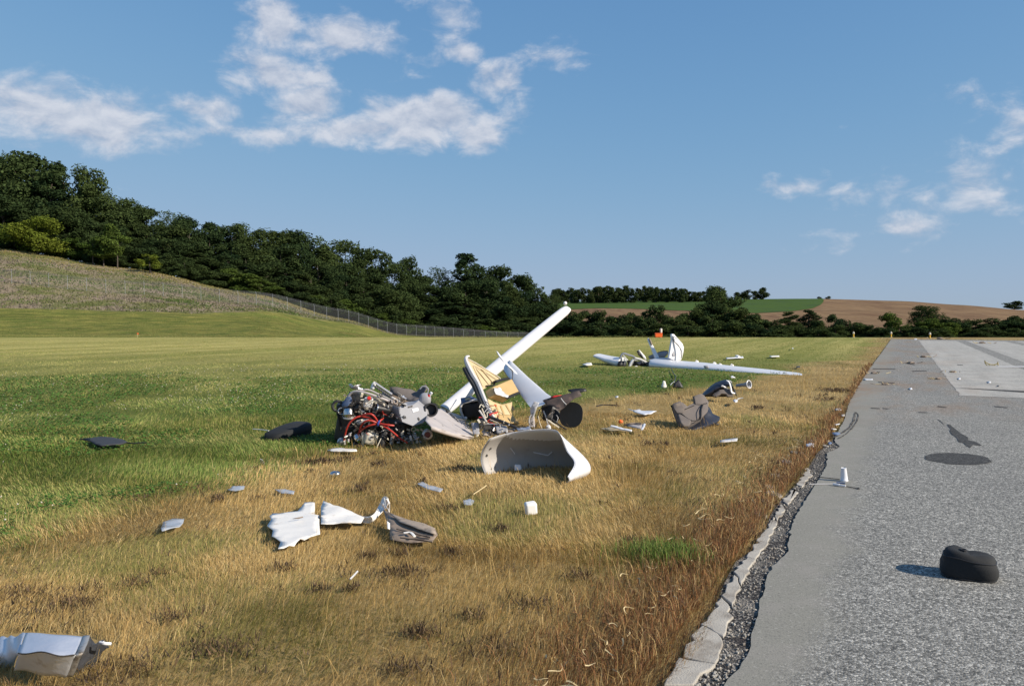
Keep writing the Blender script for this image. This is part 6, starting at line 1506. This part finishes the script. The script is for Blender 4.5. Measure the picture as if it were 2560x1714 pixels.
# ================================================================== GRASS (real blades, too many to count)
def blade_mesh(name, x, y, z, h, w, lean, yaw, col, seg, label, cat):
    """seg 2: five-vertex bent blade, seg 1: triangle"""
    n = len(x); base = np.stack([x, y, z], 1)
    side = np.stack([np.cos(yaw), np.sin(yaw), np.zeros(n)], 1) * (w / 2)[:, None]
    L = np.concatenate([lean, np.zeros((n, 1))], 1)
    up = np.array([0, 0, 1.0])
    ll = np.clip(np.linalg.norm(lean, axis=1), 0, .95)
    vz = np.sqrt(1 - ll ** 2)
    tip = base + L * h[:, None] + up * (h * vz * .92)[:, None]
    if seg == 2:
        mid = base + L * (h * .34)[:, None] + up * (h * .60 * (vz * .6 + .4))[:, None]
        V = np.stack([base - side, base + side, mid + side * .8, mid - side * .8, tip], 1).reshape(-1, 3)
        k = np.arange(n)[:, None] * 5
        F = (k + np.array([0, 1, 2, 0, 2, 3, 3, 2, 4])).reshape(-1); C = np.repeat(col, 5, 0)
    else:
        V = np.stack([base - side, base + side, tip], 1).reshape(-1, 3)
        F = np.arange(n * 3); C = np.repeat(col, 3, 0)
    return V, F, C
def sample(n, r0, r1, power, half=.80):
    """points in a fan in front of the camera with density ~ r^-power"""
    e = 2 - power
    q = rng.uniform(size=n)
    r = (r0 ** e + q * (r1 ** e - r0 ** e)) ** (1 / e) if abs(e) > 1e-6 else r0 * (r1 / r0) ** q
    th = rng.uniform(-half, half, n)
    return r * np.sin(th), r * np.cos(th), r
def keep_off(x, y):
    k = np.ones(len(x), bool)
    for poly in NOGRASS: k &= ~inpoly(x, y, poly)
    return k
OUT2 = np.array([tuple(p[:2]) for p in outline]); JO = np.array([tuple(p[:2]) for p in joint_out])
def on_grass(x, y): return ~inpoly(x, y, OUT2) & ~inpoly(x, y, JO)
STRAW = np.array([[.60, .42, .17], [.53, .35, .13], [.66, .50, .24], [.47, .31, .115], [.38, .28, .10]])
OLIVE = np.array([[.24, .22, .06], [.29, .25, .075], [.19, .19, .05], [.33, .28, .09]])
GREEN = np.array([[.15, .225, .045], [.115, .185, .035], [.20, .26, .06], [.25, .27, .07], [.32, .30, .10]])
PALE = np.array([[.33, .32, .10], [.42, .37, .13], [.27, .285, .075], [.48, .41, .16]])
RUST = np.array([[.36, .17, .07], [.27, .125, .055], [.42, .25, .10], [.16, .09, .05], [.52, .37, .17]])
def pick(pal, n): return pal[rng.integers(0, len(pal), n)]
def shade(c, lo=.72, hi=1.25): return c * rng.uniform(lo, hi, (len(c), 1))
def assemble(name, batches, label, cat):
    Vs, Fs, Cs = [], [], []; o = 0
    for (V, F, C) in batches: Vs.append(V); Fs.append(F + o); Cs.append(C); o += len(V)
    V = np.concatenate(Vs); F = np.concatenate(Fs); C = np.concatenate(Cs)
    return bulk(name, V, F, 3, M['blade'], C, 'stuff', label, cat)
dryB, greenB, rustB = [], [], []
def field_pass(n, r0, r1, power, seg):
    x, y, r = sample(n, r0, r1, power)
    k = on_grass(x, y) & keep_off(x, y) & (y < 66); x, y, r = x[k], y[k], r[k]
    d = dry_mask(x, y); s = sdist(x, y)
    n = len(x)
    isdry = rng.uniform(size=n) < d
    # lay of the grass: broad swirls
    a = fbm(x * .5, y * .5, 51, 2) * 9.0 + rng.normal(0, .55, n); am = np.clip(rng.normal(.70, .2, n) + (fbm(x * .9, y * .9, 57, 2) - .5) * .9, .05, .93)
    lean = np.stack([np.cos(a), np.sin(a)], 1) * am[:, None]
    yaw = rng.uniform(0, math.pi, n) * .6 + np.arctan2(-x, y) - .95
    clump = fbm(x * 1.7, y * 1.7, 71, 3); cl2 = fbm(x * .45, y * .45, 73, 3)
    hd = (.040 + .075 * clump) * rng.uniform(.55, 1.25, n) * np.interp(r, [3, 14, 40], [1.0, .95, .8])
    hg = (.032 + .048 * clump) * rng.uniform(.5, 1.3, n) * np.interp(r, [3, 12, 26, 60], [1.25, 1.15, .75, .55])
    h = np.where(isdry, hd, hg)
    w = np.maximum(.0021, r * .00044) * rng.uniform(.7, 1.35, n) * np.where(isdry, 1.0, 1.25)
    # colours
    olv = np.clip((fbm(x * .8, y * .8, 81, 3) - .50) * 4 + .22 - np.clip((r - 8) / 25, 0, .25), 0.02, .9)
    cd_ = np.where((rng.uniform(size=n) < olv)[:, None], pick(OLIVE, n), pick(STRAW, n))
    redd = np.clip(1 - s / (.55 + .5 * fbm(x * 1.2, y * 1.2, 85, 2)), 0, 1) * np.interp(r, [3, 7, 10, 16], [.9, .6, .3, .1])
    cd_ = np.where((rng.uniform(size=n) < redd)[:, None], pick(RUST, n), cd_)
    cd_ = cd_ * np.interp(r, [4, 8, 14, 30], [.95, 1.08, 1.16, 1.1])[:, None] + (np.interp(r, [4, 10, 16], [0, .015, .03]))[:, None]
    cd_ = cd_ * (1 - .30 * np.clip((clump - .5) * 3, 0, 1))[:, None]
    ss = s + (fbm(x * .2, y * .2, 95, 2) - .5) * 3.5
    pale = np.clip((ss - dry_w(y) - 2.0) / 6, 0, 1) * np.clip((r + (cl2 - .5) * 12 - 9) / 15, 0, 1) * .92
    pale = np.maximum(pale, np.clip((cl2 - .5) * 3, 0, .45))
    stripe = fbm(s * .42, (x * .4495 + y * .8933) * .012, 91, 2)
    cg = np.where((rng.uniform(size=n) < pale)[:, None], pick(PALE, n), pick(GREEN, n))
    cg = cg * (.78 + .5 * stripe)[:, None]
    c = shade(np.where(isdry[:, None], cd_, cg))
    for m_, lst in ((isdry, dryB), (~isdry, greenB)):
        lst.append(blade_mesh('g', x[m_], y[m_], np.zeros(m_.sum()) - .005, h[m_], w[m_], lean[m_], yaw[m_], c[m_], seg, None, None))
field_pass(190000, 2.2, 5.5, 1.0, 2)
field_pass(300000, 5.0, 13.0, 1.9, 2)
field_pass(400000, 12.5, 66.0, 1.75, 1)
# mown slope beyond the crest
nq = 110000; tq = rng.uniform(-.85, -.03, nq); y = 64 + 70 * rng.uniform(size=nq) ** .8; x = tq * y
k = y < mead_start(tq) - .5; x, y = x[k], y[k]; n = len(x); a = rng.uniform(0, 6.28, n); lean = np.stack([np.cos(a), np.sin(a)], 1) * rng.uniform(.1, .8, n)[:, None]
sl = fbm(x * .06, y * .35, 131, 3); sl2 = fbm(x * .02, y * .14, 137, 2)
cc_ = np.where((sl + rng.normal(0, .08, n) > .5)[:, None], pick(PALE, n) * .8, pick(GREEN, n)) * (.30 + 1.25 * sl2)[:, None]
greenB.append(blade_mesh('g', x, y, H(x, y) - .01, rng.uniform(.03, .09, n), rng.uniform(.05, .12, n), lean, rng.normal(0, .6, n), shade(cc_, .8, 1.2), 1, None, None))
# taller wiry seed stalks over the dry strip
x, y, r = sample(15000, 2.2, 26, 1.4); k = on_grass(x, y) & keep_off(x, y) & (rng.uniform(size=len(x)) < dry_mask(x, y) * .8); x, y, r = x[k], y[k], r[k]; n = len(x)
a = fbm(x * .6, y * .6, 51, 2) * 7 + rng.normal(0, .7, n); lean = np.stack([np.cos(a), np.sin(a)], 1) * rng.uniform(.1, .8, n)[:, None]
dryB.append(blade_mesh('g', x, y, np.zeros(n), rng.uniform(.12, .26, n), np.maximum(.0018, r * .00032), lean, rng.uniform(0, 3.14, n), shade(pick(STRAW, n), .8, 1.35), 2, None, None))
# russet weeds along the verge
nW = 60000
yy = 2.0 + rng.uniform(size=nW) ** 2.0 * 24; s = np.abs(rng.normal(0, .23, nW)) * np.interp(yy, [2, 6, 9, 15], [1.3, .95, .6, .3]) * (.5 + fbm(yy * .8, yy * 0, 7, 2)) - .10
x = edge_x(yy) - s / .8933 - np.interp(yy, [2, 7.5, 10], [.22, .10, .0]); y = yy
k = on_grass(x, y) & keep_off(x, y) & (rng.uniform(size=nW) < np.interp(yy, [2, 7, 11, 16, 26], [1, .85, .5, .25, .15]) * np.clip(fbm(yy * 1.3, yy * 0 + 3, 17, 2) * 2.2 - .2, .15, 1)); x, y, s = x[k], y[k], s[k]; n = len(x); r = np.hypot(x, y)
a = rng.uniform(0, 6.28, n); lean = np.stack([np.cos(a), np.sin(a)], 1) * rng.uniform(.1, .9, n)[:, None]
rustB.append(blade_mesh('g', x, y, np.zeros(n) - .005, rng.uniform(.03, .15, n), np.maximum(.003, r * .0006) * rng.uniform(.7, 1.6, n), lean, rng.uniform(0, 3.14, n), shade(pick(RUST, n), .6, 1.25), 2, None, None))
# dark dead clumps in the dry strip
clumps = [(785, 1172, .22, 380), (1008, 1440, .2, 300), (1110, 1290, .12, 150), (1262, 1332, .10, 130), (900, 1232, .09, 100), (550, 1250, .12, 140), (770, 1350, .16, 180), (1060, 1600, .16, 220), (180, 1518, .12, 200), (60, 1500, .30, 420), (110, 1535, .25, 300), (330, 1465, .10, 120), (230, 1475, .10, 120), (880, 1480, .10, 120), (800, 1480, .08, 100), (1130, 1400, .12, 150), (1180, 1545, .14, 150), (1240, 1640, .2, 220), (1330, 1520, .14, 160), (1440, 1450, .1, 120), (1560, 1370, .10, 120), (1000, 1390, .14, 160), (860, 1160, .14, 160), (940, 1175, .12, 120), (1150, 1180, .14, 140), (1890, 1025, .12, 90), (1620, 1110, .14, 100), (1660, 1120, .10, 80), (930, 1400, .14, 140), (400, 1440, .12, 130), (650, 1260, .08, 80), (1060, 1210, .08, 80), (2090, 980, .40, 420), (2070, 1000, .25, 240), (720, 1420, .12, 120), (560, 1640, .2, 200), (300, 1690, .25, 260), (1000, 1690, .2, 200), (420, 1560, .14, 140)]
bx, by, bn = [], [], []
for (u, v, rad, nn) in clumps:
    nn = int(nn * rng.uniform(.6, 1.25)); c = P(u + rng.normal(0, 8), v + rng.normal(0, 5)); q = rng.normal(0, rad * rng.uniform(.25, .55), (nn, 2)) * np.array([1, rng.uniform(.5, 1.3)]); bx.append(c.x + q[:, 0]); by.append(c.y + q[:, 1] * .8)
# many small ones
qx, qy, qr = sample(520, 2.6, 18, 1.5)
for a_, b_ in zip(qx, qy):
    nn = int(rng.integers(6, 26)); q = rng.normal(0, rng.uniform(.02, .07), (nn, 2)); bx.append(a_ + q[:, 0]); by.append(b_ + q[:, 1])
x = np.concatenate(bx); y = np.concatenate(by); k = on_grass(x, y) & keep_off(x, y) & (dry_mask(x, y) > .25); x, y = x[k], y[k]; n = len(x); r = np.hypot(x, y)
a = rng.uniform(0, 6.28, n); lean = np.stack([np.cos(a), np.sin(a)], 1) * rng.uniform(.1, .9, n)[:, None]
DEAD = np.array([[.05, .034, .024], [.08, .052, .034], [.12, .078, .045], [.06, .042, .03], [.19, .125, .065], [.15, .095, .05]])
deadB = [blade_mesh('g', x, y, np.zeros(n) + rng.uniform(0, .05, n), rng.uniform(.012, .07, n), np.maximum(.006, r * .0011) * rng.uniform(.7, 1.6, n), lean, rng.uniform(0, 3.14, n), shade(pick(DEAD, n), .6, 1.4), 1, None, None)]
# green tuft by the verge
c = P(1660, 1395); q = rng.normal(0, 1, (900, 2)) * np.array([.13, .10]); x = c.x + q[:, 0]; y = c.y + q[:, 1]; n = len(x)
a = rng.uniform(0, 6.28, n); lean = np.stack([np.cos(a), np.sin(a)], 1) * rng.uniform(.05, .7, n)[:, None]
greenB.append(blade_mesh('g', x, y, np.zeros(n), rng.uniform(.06, .17, n), np.full(n, .0045), lean, rng.uniform(0, 3.14, n), shade(pick(GREEN[:3], n)), 2, None, None))
# clover leaves and flower heads
x, y, r = sample(120000, 6.0, 24, 1.6); s = sdist(x, y); w_ = dry_w(y)
k = on_grass(x, y) & keep_off(x, y) & (dry_mask(x, y) < .35) & (fbm(x * .6, y * .6, 33, 3) > .47); x, y, r = x[k], y[k], r[k]; n = len(x)
a = rng.uniform(0, 6.28, n); lean = np.stack([np.cos(a), np.sin(a)], 1) * rng.uniform(.75, .94, n)[:, None]
greenB.append(blade_mesh('g', x, y, rng.uniform(.015, .06, n), rng.uniform(.016, .032, n) * np.interp(r, [6, 20], [1, 1.7]), rng.uniform(.018, .03, n) * np.interp(r, [6, 20], [1, 1.7]), lean, a + 1.57, shade(np.tile([[.07, .15, .025]], (n, 1)), .6, 1.5), 1, None, None))
print('BLADES', sum(len(b[1]) // 3 for b in dryB + greenB + rustB + deadB))
assemble('dry_grass', dryB, 'matted straw-coloured dry grass beside the pavement', 'grass')
assemble('green_grass', greenB, 'green clover lawn stretching back to the field edge', 'grass')
assemble('russet_weeds', rustB, 'red-brown dead weeds along the broken pavement edge', 'weeds')
assemble('dead_weed_clumps', deadB, 'dark brown dead weed clumps scattered in the dry grass', 'weeds')
# clover heads
fx, fy, fr = sample(5200, 6.5, 26, 1.7); k = on_grass(fx, fy) & keep_off(fx, fy) & (dry_mask(fx, fy) < .3) & (fbm(fx * .5, fy * .5, 44, 3) > .50); fx, fy, fr = fx[k], fy[k], fr[k]
n = len(fx); sz = rng.uniform(.006, .0105, n) * np.interp(fr, [6, 14, 26], [1, 1.1, 1.4]); hz = rng.uniform(.05, .11, n)
oc = np.array([[1, 0, 0], [-1, 0, 0], [0, 1, 0], [0, -1, 0], [0, 0, 1], [0, 0, -1]], float); of = np.array([0, 2, 4, 2, 1, 4, 1, 3, 4, 3, 0, 4, 2, 0, 5, 1, 2, 5, 3, 1, 5, 0, 3, 5])
V = (np.stack([fx, fy, hz], 1)[:, None, :] + oc[None] * sz[:, None, None]).reshape(-1, 3); F = (np.arange(n)[:, None] * 6 + of).reshape(-1)
bulk('clover_flowers', V, F, 3, M['blade'], np.repeat(np.tile([[.66, .60, .50]], (n, 1)) * rng.uniform(.7, 1.15, (n, 1)), 6, 0), 'stuff', 'small white clover heads dotted through the green lawn', 'flowers')
# rough plants on the bank
nb = 60000
tq = rng.uniform(-.85, -.02, nb); yq = rng.uniform(118, 184, nb); xq = tq * yq
k = (yq > mead_start(tq) + (fbm(xq * .12, yq * .12, 21) - .5) * 4); xq, yq = xq[k], yq[k]; n = len(xq)
m1 = fbm(xq * .075, yq * .16, 61, 3); m3 = fbm(xq * .1, yq * .2, 66, 3)
BANK = np.array([[.16, .165, .06], [.13, .145, .05], [.21, .19, .09], [.10, .125, .035]]); PINK = np.array([[.235, .195, .145], [.26, .215, .155], [.20, .165, .115]])
GOLD = np.array([[.26, .21, .07], [.22, .20, .06], [.30, .25, .09]]); LUSH = np.array([[.09, .14, .03], [.12, .17, .04], [.075, .115, .03]])
cb_ = np.where((m1 + rng.normal(0, .05, n) > .53)[:, None], pick(PINK, n), pick(BANK, n)); cb_ = np.where((m3 + rng.normal(0, .04, n) > .60)[:, None], pick(LUSH, n), cb_); cb_ = np.where((yq + rng.normal(0, 3, n) > 170)[:, None], pick(GOLD, n), cb_); a = rng.uniform(0, 6.28, n)
lean = np.stack([np.cos(a), np.sin(a)], 1) * rng.uniform(.1, .7, n)[:, None]
V, F, C = blade_mesh('g', xq, yq, H(xq, yq) - .03, rng.uniform(.10, .34, n) * (.6 + m1), rng.uniform(.12, .36, n), lean, rng.normal(0, .6, n), shade(cb_, .6, 1.3), 1, None, None)
bulk('bank_weeds', V, F, 3, M['blade'], C, 'stuff', 'rough pinkish and green weeds covering the bank', 'weeds')
# curled dry leaves on the verge
mb = MB(); rr = random.Random(15)
for i in range(170):
    Y = 2.8 + rr.random() ** 1.6 * 7; s = rr.uniform(.06, .42); X = edge_x(Y) - s / .8933 - .12; zz = rr.uniform(.03, .10)
    L = rr.uniform(.05, .13); a = rr.uniform(0, 6.28); cv = rr.uniform(-2.4, 2.4); w = rr.uniform(.002, .0045); p = Vector((X, Y, zz)); rows = []
    for k in range(7):
        f = k / 6; d = Vector((math.cos(a + cv * f), math.sin(a + cv * f), .35 * math.cos(f * 5 + i))); p = p + d * L / 6
        sdv = Vector((-d.y, d.x, .6)).normalized() * w * (1 - f * .8); rows.append([p - sdv, p + sdv])
    mb.grid(rows)
o = mb.build('curled_dry_leaves', M['straw'], None, smooth=True); tag(o, 'pale curled dry leaves along the broken pavement edge', 'leaves', None, 'stuff')
